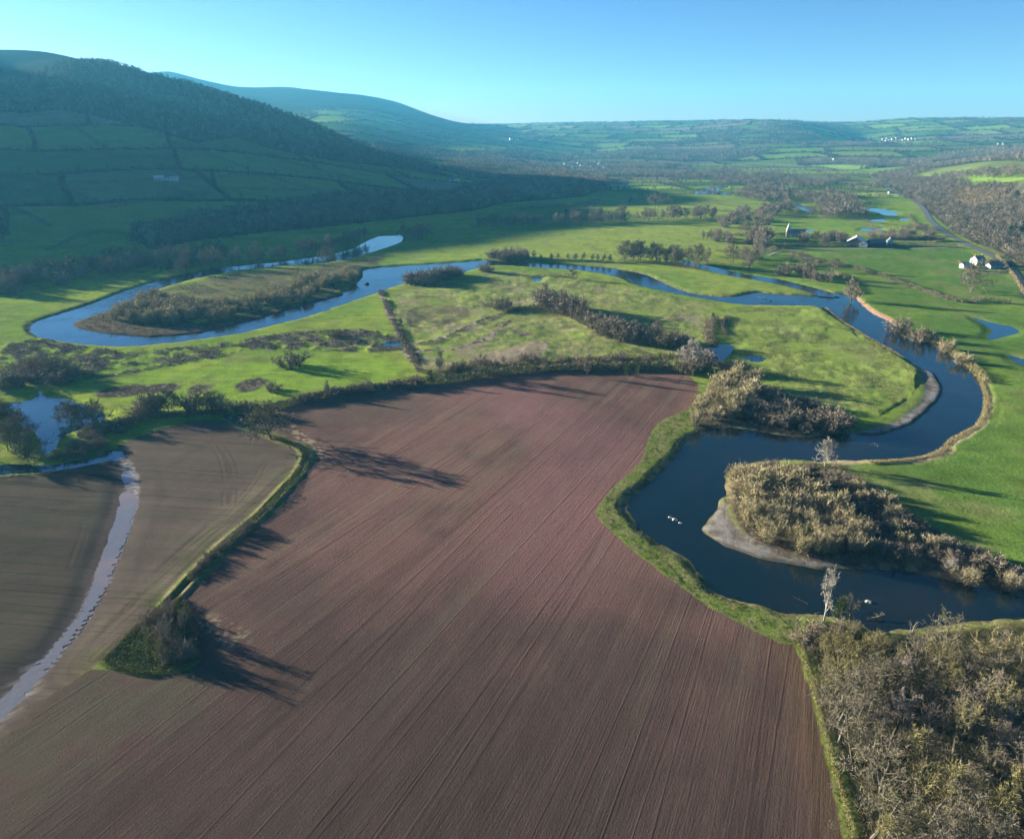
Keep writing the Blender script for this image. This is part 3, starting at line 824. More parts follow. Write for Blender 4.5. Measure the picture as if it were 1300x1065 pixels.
# flooded furrows: scalloped far edge where each furrow end holds water
fl = csd + 1.3 + (saw * 1.8 - .9) * east + (fbm(NX, NY, 3.5, 3, 125) - .5) * 1.6 + .35
water_piece('flooded_channel', np.where(csd < 40, fl, 99), -.36, W_MUD, 1.0)

# ------------------------------------------------------------------ plants: prototypes
class Tri:
    """collects triangles of twigs, tubes of limbs and leaves"""
    def __init__(self):
        self.v = []; self.f = []

    def twig(self, a, d, w, rs):
        s = np.cross(d, rs.normal(size=3)); s /= (np.linalg.norm(s) + 1e-9)
        k = len(self.v)
        self.v += [a - s * w, a + s * w, a + d]
        self.f.append((k, k + 1, k + 2))

    def tube(self, pts, rad, sides=4):
        k0 = len(self.v)
        for i, p in enumerate(pts):
            t = pts[min(i + 1, len(pts) - 1)] - pts[max(i - 1, 0)]
            t = t / (np.linalg.norm(t) + 1e-9)
            s = np.cross(t, [.31, .77, .55]); s /= np.linalg.norm(s); q = np.cross(t, s)
            for j in range(sides):
                a = 2 * PI * j / sides
                self.v.append(p + (s * math.cos(a) + q * math.sin(a)) * rad[i])
        for i in range(len(pts) - 1):
            for j in range(sides):
                a = k0 + i * sides + j; b = k0 + i * sides + (j + 1) % sides
                self.f += [(a, b, b + sides), (a, b + sides, a + sides)]

    def leaf(self, c, size, rs):
        d = rs.normal(size=3); d /= np.linalg.norm(d)
        self.twig(c - d * size, d * size * 2, size * .8, rs)

    def mesh(self, name, m_):
        return make_mesh(name, np.array(self.v), np.array(self.f), m_, False)


def unit(v):
    return v / (np.linalg.norm(v) + 1e-9)


def limb(p, d, L, rs, bend=.35, n_=4, up=.25):
    pts = [p]; d = unit(d)
    for i in range(n_):
        d = unit(d + rs.normal(size=3) * bend * .5 + np.array([0, 0, up * .5]))
        pts.append(pts[-1] + d * L / n_)
    return pts, d


def grow_tree(seed, h=12.0, spread=3.6, trunk_frac=.5, n_limb=10, up=.25, droop=0.0, tw=.022, nsec=6, nter=5, ntw=5, lean=.1, elev=(20, 62)):
    """trunk with limbs, and a crown of branches and fine twigs"""
    rs = np.random.RandomState(seed)
    tr, cr = Tri(), Tri()
    pts, d = limb(np.zeros(3), np.array([rs.normal() * lean, rs.normal() * lean, 1]), h * .86, rs, .22, 7, .5)
    r0 = h * .019
    tr.tube([pts[0] - np.array([0, 0, .6])] + pts, [r0 * 1.5] + [r0 * (1.12 - i / 7.6) for i in range(8)], 6)
    pts = np.array(pts)
    for i in range(n_limb):
        t = trunk_frac * .55 + (1 - trunk_frac * .55) * (i + rs.rand() * .6) / n_limb
        k = min(t * 7, 6.99); a = int(k); p = pts[a] * (1 - k + a) + pts[a + 1] * (k - a)
        az_ = i * 2.4 + rs.rand() * .8; el = math.radians(rs.uniform(*elev))
        L = spread * (1.25 - .75 * t) * rs.uniform(.8, 1.2)
        lp, ld = limb(p, np.array([math.cos(az_) * math.cos(el), math.sin(az_) * math.cos(el), math.sin(el)]), L, rs, .4, 4, up)
        rl = r0 * (.55 - .3 * t)
        tr.tube(lp, [rl * (1 - j / 5) for j in range(5)], 4)
        for s in range(nsec):
            q = rs.uniform(.35, 1.0) * 4; a = min(int(q), 3); p2 = lp[a] * (1 - q + a) + lp[a + 1] * (q - a)
            d2 = unit(unit(lp[a + 1] - lp[a]) * .7 + rs.normal(size=3) * .6 + np.array([0, 0, up]))
            L2 = L * rs.uniform(.35, .6)
            sp, sd_ = limb(p2, d2, L2, rs, .45, 3, up - droop)
            cr.tube(sp, [rl * .3, rl * .22, rl * .14, .008], 3)
            for u_ in range(nter):
                q = rs.uniform(.2, 1.0) * 3; a = min(int(q), 2); p3 = sp[a] * (1 - q + a) + sp[a + 1] * (q - a)
                d3 = unit(unit(sp[a + 1] - sp[a]) * .6 + rs.normal(size=3) * .65 + np.array([0, 0, up - droop]))
                L3 = L2 * rs.uniform(.4, .7)
                cr.twig(p3, d3 * L3, tw * 1.5, rs)
                for z in range(ntw):
                    p4 = p3 + d3 * L3 * rs.uniform(.15, 1)
                    d4 = unit(d3 * .6 + rs.normal(size=3) * .6 + np.array([0, 0, up * .8 - droop]))
                    cr.twig(p4, d4 * L3 * rs.uniform(.35, .75), tw, rs)
    return tr, cr


def grow_shrub(seed, h=5.0, spread=2.0, stems=16, tw=.02, upright=.8, per=55):
    rs = np.random.RandomState(seed)
    tr, cr = Tri(), Tri()
    for i in range(stems):
        az_ = rs.rand() * 6.28; o = rs.rand() ** .5
        tilt = o * (1.1 - upright * .75)
        d = np.array([math.cos(az_) * tilt, math.sin(az_) * tilt, 1.0])
        L = h * (1.05 - .35 * o * rs.rand()) * rs.uniform(.75, 1.05)
        p0 = np.array([math.cos(az_), math.sin(az_), 0]) * spread * .35 * o
        pts, _ = limb(p0 - np.array([0, 0, .3]), d, L * .85, rs, .25, 5, .2)
        tr.tube(pts, [.05 * h / 5 * (1 - j / 6.5) for j in range(6)], 3)
        for j in range(per):
            q = rs.uniform(.12, 1.0) * 5; a = min(int(q), 4); p = pts[a] * (1 - q + a) + pts[a + 1] * (q - a)
            d2 = unit(unit(pts[a + 1] - pts[a]) * .6 + rs.normal(size=3) * (.75 - .35 * upright) + np.array([0, 0, .45 * upright]))
            L2 = h * rs.uniform(.10, .26)
            cr.twig(p, d2 * L2, tw * 1.3, rs)
            for z in range(2):
                p3 = p + d2 * L2 * rs.uniform(.3, 1)
                cr.twig(p3, unit(d2 + rs.normal(size=3) * .5 + np.array([0, 0, .2])) * L2 * .6, tw, rs)
    return tr, cr


def grow_leafy(seed, h=9.0, spread=1.8, cone=False, leaves=1500, size=.13):
    rs = np.random.RandomState(seed)
    tr, cr = Tri(), Tri()
    pts, _ = limb(np.array([0, 0, -.4]), np.array([0, 0, 1.0]), h * .92, rs, .12, 6, .6)
    tr.tube(pts, [h * .02 * (1.1 - j / 6.5) for j in range(7)], 5)
    for c in range(46):
        t = rs.uniform(.12, .98)
        w_ = spread * ((1.05 - t) if cone else (math.sin(PI * min(t * .9 + .12, 1)) ** .6)) * rs.uniform(.55, 1.05)
        az_ = rs.rand() * 6.28
        cc = np.array([math.cos(az_) * w_ * .75, math.sin(az_) * w_ * .75, t * h])
        tr.tube([np.array([0, 0, max(t * h - .4, .2)]), cc], [.04, .01], 3)
        for j in range(leaves // 46):
            cr.leaf(cc + rs.normal(size=3) * np.array([.38, .38, .30]) * (spread / 1.8), size * rs.uniform(.6, 1.3), rs)
    return tr, cr


def twig_mat(name, cols, rough=.85):
    """bark colour, a little different on every tree and every twig"""
    m_, nt_, b_ = new_mat(name)
    oi = N(nt_, 'ShaderNodeObjectInfo'); geo = N(nt_, 'ShaderNodeNewGeometry'); tc_ = N(nt_, 'ShaderNodeTexCoord')
    r_1 = N(nt_, 'ShaderNodeValToRGB')
    el = r_1.color_ramp.elements
    el[0].color = (*cols[0], 1); el[1].color = (*cols[-1], 1)
    for i_, c_ in enumerate(cols[1:-1]):
        e_ = el.new((i_ + 1) / (len(cols) - 1)); e_.color = (*c_, 1)
    f_ = noise(nt_, tc_.outputs['Object'], .55, 3)
    fac = math2(nt_, 'ADD', math2(nt_, 'MULTIPLY', oi.outputs['Random'], .65), mrange(nt_, f_, .3, .7, 0, .35))
    link(nt_, fac, r_1.inputs[0])
    var = mrange(nt_, geo.outputs['Random Per Island'], 0, 1, .65, 1.35)
    link(nt_, scale_col(nt_, r_1.outputs[0], var), b_.inputs['Base Color'])
    b_.inputs['Roughness'].default_value = rough
    return m_


MB = twig_mat('tree_bark', [(.07, .062, .046), (.11, .097, .072), (.15, .135, .105)])
MT = {
    'bare': twig_mat('bare_twigs', [(.100, .088, .062), (.140, .120, .088), (.125, .114, .062), (.175, .152, .115)]),
    'alder': twig_mat('alder_twigs', [(.155, .125, .098), (.195, .160, .128), (.24, .20, .16)]),
    'willow': twig_mat('willow_twigs', [(.24, .205, .12), (.32, .27, .16), (.28, .245, .125), (.37, .315, .205)]),
    'bush': twig_mat('scrub_twigs', [(.150, .125, .088), (.20, .165, .118), (.25, .205, .14)]),
    'pale': twig_mat('pale_twigs', [(.25, .23, .19), (.32, .295, .245)]),
    'ivy': twig_mat('ivy_leaves', [(.030, .048, .016), (.045, .065, .022)]),
    'conifer': twig_mat('conifer_needles', [(.022, .042, .020), (.032, .055, .024)]),
    'olive': twig_mat('olive_twigs', [(.135, .122, .052), (.170, .150, .065), (.155, .135, .075)]),
}


def trees(seeds, h, spread, tf, nl, up, **kw):
    """near form with fine twigs, and a form with fewer, stouter sprays for trees far off"""
    tw = kw.pop('tw', .028)
    return [(grow_tree(s, h, spread, tf, nl, up, tw=tw, **kw), grow_tree(s, h, spread * 1.25, tf * .3, nl + 8, up * .8, tw=.06, nter=5, ntw=5, **{**kw, 'elev': (4, 55)})) for s in seeds]


def shrubs(seeds, h, spread, stems, tw, upright):
    return [(grow_shrub(s, h, spread, stems, tw, upright), grow_shrub(s, h, spread, stems, tw * 1.9, upright, 40)) for s in seeds]


SPEC = {
    'bare': ('bare_tree', trees((11, 12, 13), 12, 4.6, .42, 12, .22)),
    'alder': ('alder_tree', trees((21, 22, 23), 12, 3.2, .4, 13, .35, elev=(25, 60))),
    'olive': ('willow_tree', trees((31, 32), 9, 3.8, .25, 11, .45, elev=(35, 75))),
    'willow': ('willow_shrub', shrubs((41, 42, 43), 5, 2.4, 17, .021, .85)),
    'bush': ('bush', shrubs((51, 52, 53), 4, 2.8, 18, .022, .25)),
    'pale': ('pale_tree', trees((61, 62), 10, 3.0, .3, 12, .35, tw=.028, elev=(30, 65))),
    'ivy': ('ivy_tree', [(grow_leafy(s, 8, 1.9),) * 2 for s in (71, 72)]),
    'conifer': ('conifer_tree', [(grow_leafy(s, 14, 2.8, True, 2200, .2),) * 2 for s in (81, 82)]),
}
PROTO, PROTO_FAR, PROTO1 = {}, {}, {}
for k, (nm, lst) in SPEC.items():
    PROTO[k] = []; PROTO_FAR[k] = []; PROTO1[k] = []
    bk = MB if k != 'pale' else MT['pale']
    for near_form, far_form in lst:
        for (tr, cr), store in ((near_form, PROTO), (far_form, PROTO_FAR)):
            hs_ = max(p[2] for p in cr.v)
            store[k].append((tr.mesh('trunk', bk), cr.mesh('crown', MT[k]), hs_))
        # the same tree as one mesh, for those too far off to show their parts
        tr, cr = far_form
        me = make_mesh(nm, np.array(tr.v + cr.v), np.array(tr.f + [tuple(i + len(tr.v) for i in f) for f in cr.f]), [bk, MT[k]], False)
        me.polygons.foreach_set('material_index', np.array([0] * len(tr.f) + [1] * len(cr.f), dtype=np.int32))
        PROTO1[k].append(me)

COUNT = {}
PLACED = []


def plant(kind, x, y, h, label, group=None, wide=1.0, z=None, proto=None):
    nm = SPEC[kind][0]
    i = rng.integers(len(PROTO[kind])) if proto is None else proto
    dist_ = math.hypot(x, y)
    trm, crm, hs = (PROTO if dist_ < 215 else PROTO_FAR)[kind][i]
    z = float(ground_z(x, y)[0]) if z is None else z
    far_ = dist_ > 620
    o = bpy.data.objects.new(nm, PROTO1[kind][i] if far_ else None)
    sc.collection.objects.link(o)
    s = h / hs
    sx = s * wide * rng.uniform(.9, 1.12)
    o.location = (x, y, z - .05); o.scale = (sx, sx, s); o.rotation_euler = (0, 0, rng.uniform(0, 6.28))
    o['label'] = label; o['category'] = {'bush': 'bush', 'willow': 'shrub'}.get(kind, 'tree')
    if group:
        o['group'] = group
    if not far_:
        for n_, m_ in (('trunk' if kind not in ('bush', 'willow') else 'stems', trm), ('crown', crm)):
            c = bpy.data.objects.new(n_, m_); sc.collection.objects.link(c); c.parent = o
    COUNT[kind] = COUNT.get(kind, 0) + 1
    PLACED.append((x, y, h))
    return o


ORD = ['leftmost', 'second from left', 'third from left', 'fourth from left', 'fifth from left', 'sixth from left', 'seventh from left', 'eighth from left', 'ninth from left', 'tenth from left',
       'eleventh from left', 'twelfth from left', 'thirteenth from left', 'fourteenth from left']


def is_wet(x, y, pad=0.0):
    g = float(ground_z(x, y)[0])
    return g < -.42


def scatter_poly(pts, n_, world=None, wet_ok=False, sep=1.0):
    pw = line_at(pts) if world is None else world
    lo, hi = pw.min(0), pw.max(0)
    out = []; tries = 0
    while len(out) < n_ and tries < n_ * 60:
        tries += 1
        q = lo + rng.random(2) * (hi - lo)
        if not inside(np.array([q[0]]), np.array([q[1]]), pw)[0]:
            continue
        if not wet_ok and is_wet(*q):
            continue
        if any((q[0] - a) ** 2 + (q[1] - b) ** 2 < sep * sep for a, b in out):
            continue
        out.append((q[0], q[1]))
    return out


def scatter_line(pts, n_, jit=2.0, wet_ok=False):
    pw = line_at(pts)
    L = np.concatenate([[0], np.cumsum(np.hypot(*np.diff(pw, axis=0).T))])
    out = []
    for i in range(n_):
        for t_ in range(8):
            s = (i + .5 + rng.uniform(-.35, .35)) / n_ * L[-1]
            q = np.array([np.interp(s, L, pw[:, 0]), np.interp(s, L, pw[:, 1])]) + rng.normal(size=2) * jit
            if wet_ok or not is_wet(*q):
                out.append((q[0], q[1])); break
    return out


def photo_x(p):
    z = float(ground_z(p[0], p[1])[0]) - H
    dpt = p[1] * CP - z * SP
    return p[0] / dpt


def cluster(kinds, where, n_, hr, desc, place, line=False, jit=2.0, wet_ok=False, wide=1.0, sep=1.5, ordinal=None):
    """a clump or row: each tree is its own object; its label says which of the clump it is"""
    pts = scatter_line(where, n_, jit, wet_ok) if line else scatter_poly(where, n_, None, wet_ok, sep)
    pts.sort(key=photo_x)
    group = desc + 's ' + place if len(desc + place) < 80 else desc + 's'
    for i, p in enumerate(pts):
        k = kinds if isinstance(kinds, str) else kinds[rng.integers(len(kinds))]
        rr_ = math.hypot(*p)
        h = rng.uniform(*hr) * (1.3 if rr_ < 175 else 1.4 if rr_ < 300 else 1.65)
        if len(pts) == 1:
            lab = f'{desc} {place}'
        elif len(pts) <= len(ORD):
            lab = f'{desc} {place}, {ORD[i]}'
            if len(lab.split()) > 16:
                print('LONG', lab)
        else:
            lab = f'{desc} {place}'
        plant(k, p[0], p[1], h, lab, group if len(pts) > 1 else None, wide)


def one(kind, px, py, h, label, wide=1.0, wet_ok=True, proto=None):
    x, y, z = land_at(px, py)
    if 300 < math.hypot(x, y) < 1300:
        h *= 1.5
    return plant(kind, x, y, h, label, None, wide, z, proto)


# --- single trees one can point at
one('bare', 344, 557, 17.5, 'large lone bare oak on the ditch corner casting a long shadow over the red field', 1.15, proto=0)
one('bare', 1232, 372, 19, 'tall bare tree alone in the pasture in front of the white cottage', .95, proto=1)
one('pale', 1047, 592, 12.5, 'pale silvery birch on the river bank at the tip of the pasture', 1.0, proto=0)
one('pale', 1046, 788, 17, 'very tall thin pale birch at the river edge of the near wood', .7, proto=1)
one('ivy', 1065, 790, 8, 'ivy clad tree beside the tall thin birch by the river', 1.2)
one('bare', 1078, 790, 8.5, 'round grey bare tree right of the ivy clad tree at the river', .9)
one('pale', 1264, 950, 11, 'spreading silvery green tree shining out of the dark near wood', 1.5, proto=0)
one('bare', 1192, 850, 15.5, 'rounded bare tree standing highest at the river edge of the near wood', .95, proto=2)
one('pale', 878, 466, 11, 'pale grey bare tree above the small blue pool at the field corner', 1.15, proto=0)
one('alder', 922, 604, 4.5, 'thin pinkish shrub on the upstream tip of the yellow willow island', .7)
one('bush', 370, 466, 7, 'big round grey bush alone on the green meadow by the marsh', 1.35, proto=0)
one('bush', 425, 428, 4, 'grey brown bush at the marsh edge below the river loop', 1.3, proto=1)
one('bush', 345, 496, 3.2, 'low dark bush on the meadow just behind the field hedge', 1.7, proto=2)
one('alder', 415, 503, 6, 'slim bare sapling in the hedge below the green meadow', .6)
one('bare', 412, 336, 12, 'rounded bare tree alone on the bank of the upper river reach', 1.0, proto=0)
one('bare', 65, 478, 8, 'broad dark bare tree over the stream above the left pond', 1.3, proto=1)
one('alder', 558, 479, 10, 'slim leaning bare tree in the hedge above the red field, left one', .6, proto=0)
one('bare', 612, 479, 9.5, 'forked bare tree in the hedge above the red field, near its middle', .9, proto=1)
one('ivy', 547, 487, 5.5, 'dark ivy covered stump in the hedge at the fallen fence line', .9)
one('ivy', 509, 412, 3, 'small dark evergreen bush on the line of flood wrack', 1.2)
one('alder', 745, 478, 8, 'dark upright bare tree rising from the hedge above the red field', .5, proto=1)
one('ivy', 797, 477, 4.6, 'dark ivy bush in the hedge, right of the upright bare tree', 1.4)
one('ivy', 810, 476, 5, 'dark ivy bush beside its twin in the hedge above the red field', 1.1)
one('ivy', 837, 468, 6.5, 'tall slim ivy column behind the hedge near the field corner', .6)
one('alder', 898, 334, 11, 'slender bare tree by the side channel, nearest the tall tree row', .8, proto=2)
one('alder', 951, 343, 12, 'bare alder on the north bank of the side channel', 1.0, proto=0)
one('bush', 995, 350, 9, 'dense dark rounded tree on the bank of the side channel', 1.0, proto=0)
one('bare', 1026, 352, 10, 'purple brown tree beside the dense rounded one at the side channel', 1.2, proto=2)
one('alder', 1080, 388, 15, 'dark bare tree standing at the river corner where the channels meet', 1.0, proto=1)
one('bush', 1137, 424, 9, 'round pale grey willow on the river bank right of the red cliff', 1.0, proto=1)
one('bush', 1170, 436, 8, 'second round grey willow downstream of the red cliff', 1.2, proto=0)
one('willow', 1200, 449, 7, 'pale tan willow on the outer bank of the right river bend', 1.2)
one('willow', 1222, 465, 6, 'tan willow furthest down the outer bank of the right river bend', 1.2)
one('bare', 836, 264, 17, 'big pale rounded tree standing in front of the shaded tree belt', 1.2, proto=0)
one('bare', 787, 282, 17, 'broad pale bare tree at the edge of the hill shadow', 1.2, proto=2)
one('bare', 888, 325, 9, 'bare tree alone on the meadow right of the tall tree row', .8)
one('conifer', 272, 240, 22, 'tall dark conifer on the shaded hillside right of the white farm', 1.0, proto=0)
one('conifer', 316, 224, 18, 'dark conifer in the hedge higher up the shaded hillside', .9, proto=1)
one('bush', 1110, 570, 2.6, 'drowned brown bush standing in the river bend', 1.5, proto=1)
one('bush', 956, 572, 2.0, 'small drowned twiggy bush in the river by the willow island', 1.5, proto=2)
one('bush', 638, 392, 7, 'grey brown bush clump at the top of the wrack covered hollow', 1.5, proto=0)
one('bush', 618, 345, 6, 'reddish brown bush on the river spit in the middle of the valley', 1.4, proto=1)
one('bare', 727, 355, 6.5, 'small reddish bare tree on the rough pasture by the river', 1.1)
one('ivy', 905, 405, 3, 'dark tangle of bramble at the head of the old river course', 1.6)
one('willow', 1228, 742, 7, 'yellow olive willow on the far bank opposite the near wood', 1.2, proto=0)
one('pale', 1205, 728, 5.5, 'pale bare shrub beside the yellow willow on the far bank', 1.3, proto=1)
one('willow', 1284, 748, 6.5, 'tan willow at the right end of the far river bank', 1.3, proto=1)

# --- clumps and rows
cluster('olive', [(1038, 842), (1060, 835), (1112, 838), (1130, 870), (1120, 910), (1050, 905)], 17, (7, 10), 'yellow olive willow tree', 'in the front corner of the near wood by the red field', sep=3.0)
cluster(['bare', 'bare', 'alder', 'bare', 'olive'], [(1055, 912), (1130, 885), (1150, 858), (1300, 858), (1420, 880), (1440, 1150), (1100, 1150), (1080, 1010)], 72, (8.5, 13.5), 'tall grey brown bare tree', 'in the near wood at the lower right', sep=3.7)
cluster(['olive', 'bare'], [(1150, 838), (1240, 838), (1290, 832), (1350, 835), (1350, 858), (1150, 862)], 13, (5.5, 7.5), 'tawny willow tree', 'at the wooded river front')
cluster('willow', [(936, 605), (985, 605), (1030, 625), (1075, 660), (1108, 695), (1092, 712), (1050, 710), (1005, 700), (958, 684), (932, 645)], 74, (4.2, 7.2), 'yellow tan willow shrub', 'massed on the island inside the river bend', sep=1.5, wide=.95)
cluster('bush', [(925, 600), (985, 592), (1040, 592), (1075, 615), (1060, 640), (1000, 610), (940, 612)], 24, (1.8, 3.2), 'dark brown scrub bush', 'on the back edge of the willow island', sep=1.5, wide=1.2)
cluster(['bush'], [(1062, 602), (1110, 632), (1180, 678), (1260, 718), (1310, 735), (1300, 752), (1200, 730), (1120, 712), (1085, 660)], 46, (1.8, 3.6), 'low grey brown bush', 'in the tangled strip along the far river bank', sep=1.8, wide=1.3)
cluster('willow', [(1062, 602), (1110, 628), (1150, 660), (1200, 690), (1200, 712), (1130, 690), (1090, 650)], 10, (3, 4.6), 'tan willow shrub', 'in the strip behind the island', sep=3)
cluster('willow', [(880, 546), (886, 522), (905, 500), (930, 482), (956, 490), (955, 525), (925, 546)], 34, (4.5, 7.5), 'tan grey willow shrub', 'in the thicket between field corner and river', sep=1.8)
cluster('bush', [(955, 500), (1000, 508), (1058, 524), (1078, 545), (1020, 553), (962, 546), (950, 520)], 30, (3, 5), 'dark grey scrub bush', 'on the shaded bank inside the river bend', sep=2.2, wide=1.2)
cluster('bush', [(850, 470), (880, 445), (930, 462), (960, 480), (930, 480), (890, 478)], 16, (3, 5), 'brown tangled bush', 'around the small pool at the field corner', sep=2.5, wide=1.3)
cluster(['alder', 'bush'], [(685, 388), (705, 392), (728, 400)], 9, (8, 10.5), 'dark bare thorn tree', 'in the old hedge, upper part', line=True, jit=1.5)
cluster(['bush', 'alder'], [(728, 402), (758, 416), (785, 430), (812, 432), (850, 440), (872, 440)], 22, (5, 8), 'brown bare thorn', 'in the lower part of the old hedge on the rough pasture', line=True, jit=2.5)
cluster('bush', [(488, 355), (520, 350), (580, 348), (590, 352), (540, 362), (500, 364)], 18, (5, 8), 'brown willow bush', 'on the south bank where the loops nearly meet', sep=3, wide=1.1)
cluster('bush', [(618, 330), (640, 324), (668, 326), (660, 334)], 9, (6, 8), 'rusty brown riverside bush', 'on the middle river bank', sep=4)
cluster('alder', [(668, 330), (720, 330), (778, 333)], 14, (4, 6), 'thin young alder', 'in the sparse riverside row', line=True, jit=2)
cluster(['alder', 'bare'], [(786, 331), (820, 332), (850, 335), (882, 340)], 14, (11, 14), 'tall bare tree', 'in the dense row by the side channel', line=True, jit=3)
cluster('willow', [(130, 405), (152, 398), (162, 388), (192, 374), (240, 390), (300, 385), (340, 372), (380, 362), (430, 350), (452, 352), (440, 366), (372, 386), (320, 397), (250, 411), (190, 412)], 112, (4, 6.8), 'olive grey willow shrub', 'on the tongue of land inside the left river loop', sep=2.6, wide=1.25)
cluster(['bare', 'alder'], [(232, 350), (270, 341), (320, 334), (360, 328), (400, 322), (440, 316), (478, 308)], 36, (8, 12), 'grey bare tree', 'on the far bank of the upper reach of the left loop', line=True, jit=5)
cluster('bare', [(508, 308), (525, 305), (546, 302)], 5, (9, 12), 'pale brown bare tree', 'where the upper river vanishes', line=True, jit=3)
cluster(['bare', 'alder', 'bush'], [(-30, 385), (0, 376), (60, 366), (130, 352), (200, 344), (280, 334), (290, 322), (200, 328), (120, 338), (60, 350), (-30, 362)], 66, (7, 12), 'shadowed bare tree', 'in the dark belt behind the left river loop', sep=6)
cluster(['bare'], [(-30, 525), (10, 520), (45, 542), (48, 575), (40, 592), (-30, 590)], 14, (5.5, 7.5), 'dark bare tree', 'in the swampy thicket left of the pond', sep=3)
cluster(['bare'], [(84, 526), (105, 520), (120, 522), (128, 548), (108, 552), (90, 540)], 5, (6, 7.5), 'spreading bare tree', 'on the right shore of the left pond', sep=3.5, wet_ok=True)
cluster('bush', [(70, 566), (100, 550), (140, 538), (180, 530), (190, 540), (130, 558), (80, 580)], 13, (1.6, 3), 'brown bush', 'between the left pond and the stubble field', sep=3, wide=1.3)
cluster('bush', [(60, 585), (90, 575), (140, 560), (135, 568), (90, 585)], 8, (1.5, 2.8), 'low straw bush', 'by the flooded channel head', sep=3, wide=1.4)
cluster(['bare', 'bush'], [(186, 524), (205, 522), (225, 520)], 5, (5.5, 7.5), 'bare tree', 'in the left hedge clump', line=True, jit=1.5)
cluster(['bush', 'bare'], [(243, 523), (262, 521), (282, 520)], 5, (5, 6.5), 'dark bare thorn', 'in the right hedge clump', line=True, jit=1.5)
cluster('bush', [(305, 520), (325, 525), (340, 522)], 4, (3.5, 4.5), 'round brown bush', 'beside the lone oak', line=True, jit=1.5)
cluster(['bush', 'olive'], [(170, 828), (188, 796), (212, 772), (236, 770), (244, 805), (238, 835), (205, 845)], 18, (2.6, 4.6), 'olive brown thorn', 'in the triangular copse between the fields', sep=1.6)
cluster('alder', [(195, 800), (225, 780), (238, 810), (215, 830)], 4, (5.5, 6.8), 'upright bare tree', 'rising from the triangular copse', sep=2)
cluster('bush', [(326, 664), (300, 684), (272, 706), (246, 734)], 12, (1.6, 2.8), 'dark thorn bush', 'on the ditch bank', line=True, jit=.5)
cluster('bush', [(905, 278), (940, 268), (975, 268), (985, 282), (955, 292), (910, 289)], 14, (7, 10), 'brown bare tree clump', 'in the copse left of the church', sep=7)
cluster(['bare', 'alder'], [(880, 282), (912, 280), (905, 272), (882, 271)], 9, (8, 11), 'grey bare tree', 'left of the church copse', sep=5)
cluster(['bare', 'bush'], [(938, 291), (970, 286), (975, 312), (960, 322), (940, 300)], 10, (8, 11), 'purple grey tree', 'beside the church tower', sep=6)
cluster('alder', [(888, 305), (905, 304)], 3, (6, 8), 'thin bare tree', 'on the open church meadow', line=True, jit=2)
cluster(['bare', 'bush'], [(1018, 306), (1050, 302), (1075, 306), (1070, 312), (1030, 312)], 11, (6, 9), 'grey bare tree', 'between the church and the barn', sep=6)
cluster(['alder', 'bare'], [(922, 326), (950, 322), (975, 318), (960, 340), (930, 338)], 9, (7, 10), 'dark bare tree', 'north of the side channel', sep=6)
cluster('bush', [(1100, 302), (1150, 304), (1195, 306)], 12, (4, 6), 'dark hedgerow tree', 'behind the lane beyond the barn', line=True, jit=2)
cluster(['bare', 'alder'], [(600, 288), (650, 287), (700, 285), (760, 283), (800, 281)], 36, (8, 11), 'shaded bare tree', 'in the row dividing sunlit meadow from shadow', line=True, jit=5)
cluster(['bare', 'alder'], [(808, 281), (840, 280), (870, 278), (900, 277)], 12, (9, 13), 'sunlit bare tree', 'behind the long meadow', line=True, jit=5)
cluster('bush', [(1258, 335), (1272, 338), (1284, 338)], 5, (4, 6), 'dark garden tree', 'around the white cottage by the road', line=True, jit=2)

cluster('bush', [(0, 470), (40, 462), (90, 470), (95, 486), (40, 492), (0, 495)], 13, (3.5, 6), 'dark spreading bush', 'along the stream above the left pond', sep=4, wide=1.4)
cluster(['bush', 'alder'], [(555, 474), (600, 466), (650, 460), (700, 461), (760, 461), (850, 462)], 20, (2.4, 4.2), 'brown thorn bush', 'behind the top hedge of the red field', line=True, jit=3, wide=1.2)
cluster('bush', [(380, 511), (430, 502), (480, 494), (535, 488)], 13, (2.4, 3.8), 'grey thorn bush', 'in the hedge below the green meadow', line=True, jit=.8, wide=1.4)
cluster(['bush', 'bare'], [(1100, 300), (1140, 296), (1180, 294), (1195, 300), (1150, 303)], 9, (4, 7), 'bare bush', 'by the flooded pasture', sep=5)
cluster(['alder', 'bush'], [(1010, 345), (1040, 352), (1058, 362), (1030, 358)], 8, (5, 8), 'purple brown bush', 'by the side channel mouth', sep=3)
cluster(['bare', 'alder'], [(1000, 330), (1040, 340), (1060, 345)], 5, (5, 8), 'bare hedge tree', 'beside the church pasture', line=True, jit=2)
cluster(['bare', 'alder'], [(1005, 262), (1035, 262), (1060, 268), (1050, 276), (1010, 274)], 12, (7, 10), 'grey brown tree', 'among the river braids', sep=6)
cluster(['alder', 'bush'], [(905, 295), (935, 300), (955, 312), (925, 316), (900, 306)], 9, (5, 8), 'bare thicket tree', 'below the church copse', sep=5)
cluster(['bush', 'bare'], [(1142, 290), (1165, 288), (1185, 292), (1160, 297)], 7, (4, 7), 'pale bare bush', 'by the road floodwater', sep=4)
cluster(['bare', 'alder'], [(775, 258), (800, 256), (850, 254), (850, 260), (780, 264)], 7, (7, 10), 'tree', 'at the tip of the hill shadow', sep=8)
cluster(['alder', 'bare'], [(690, 276), (740, 274), (780, 270), (770, 277), (700, 281)], 12, (7, 10), 'dusky bare tree', 'in the shaded belt behind the tree row', sep=6)
cluster(['bush', 'bare'], [(1022, 812), (1034, 800), (1055, 798), (1085, 800), (1085, 815), (1030, 835)], 9, (3, 5), 'grey bare bush', 'at the river corner of the near wood', sep=2)
print('KINDS', COUNT)

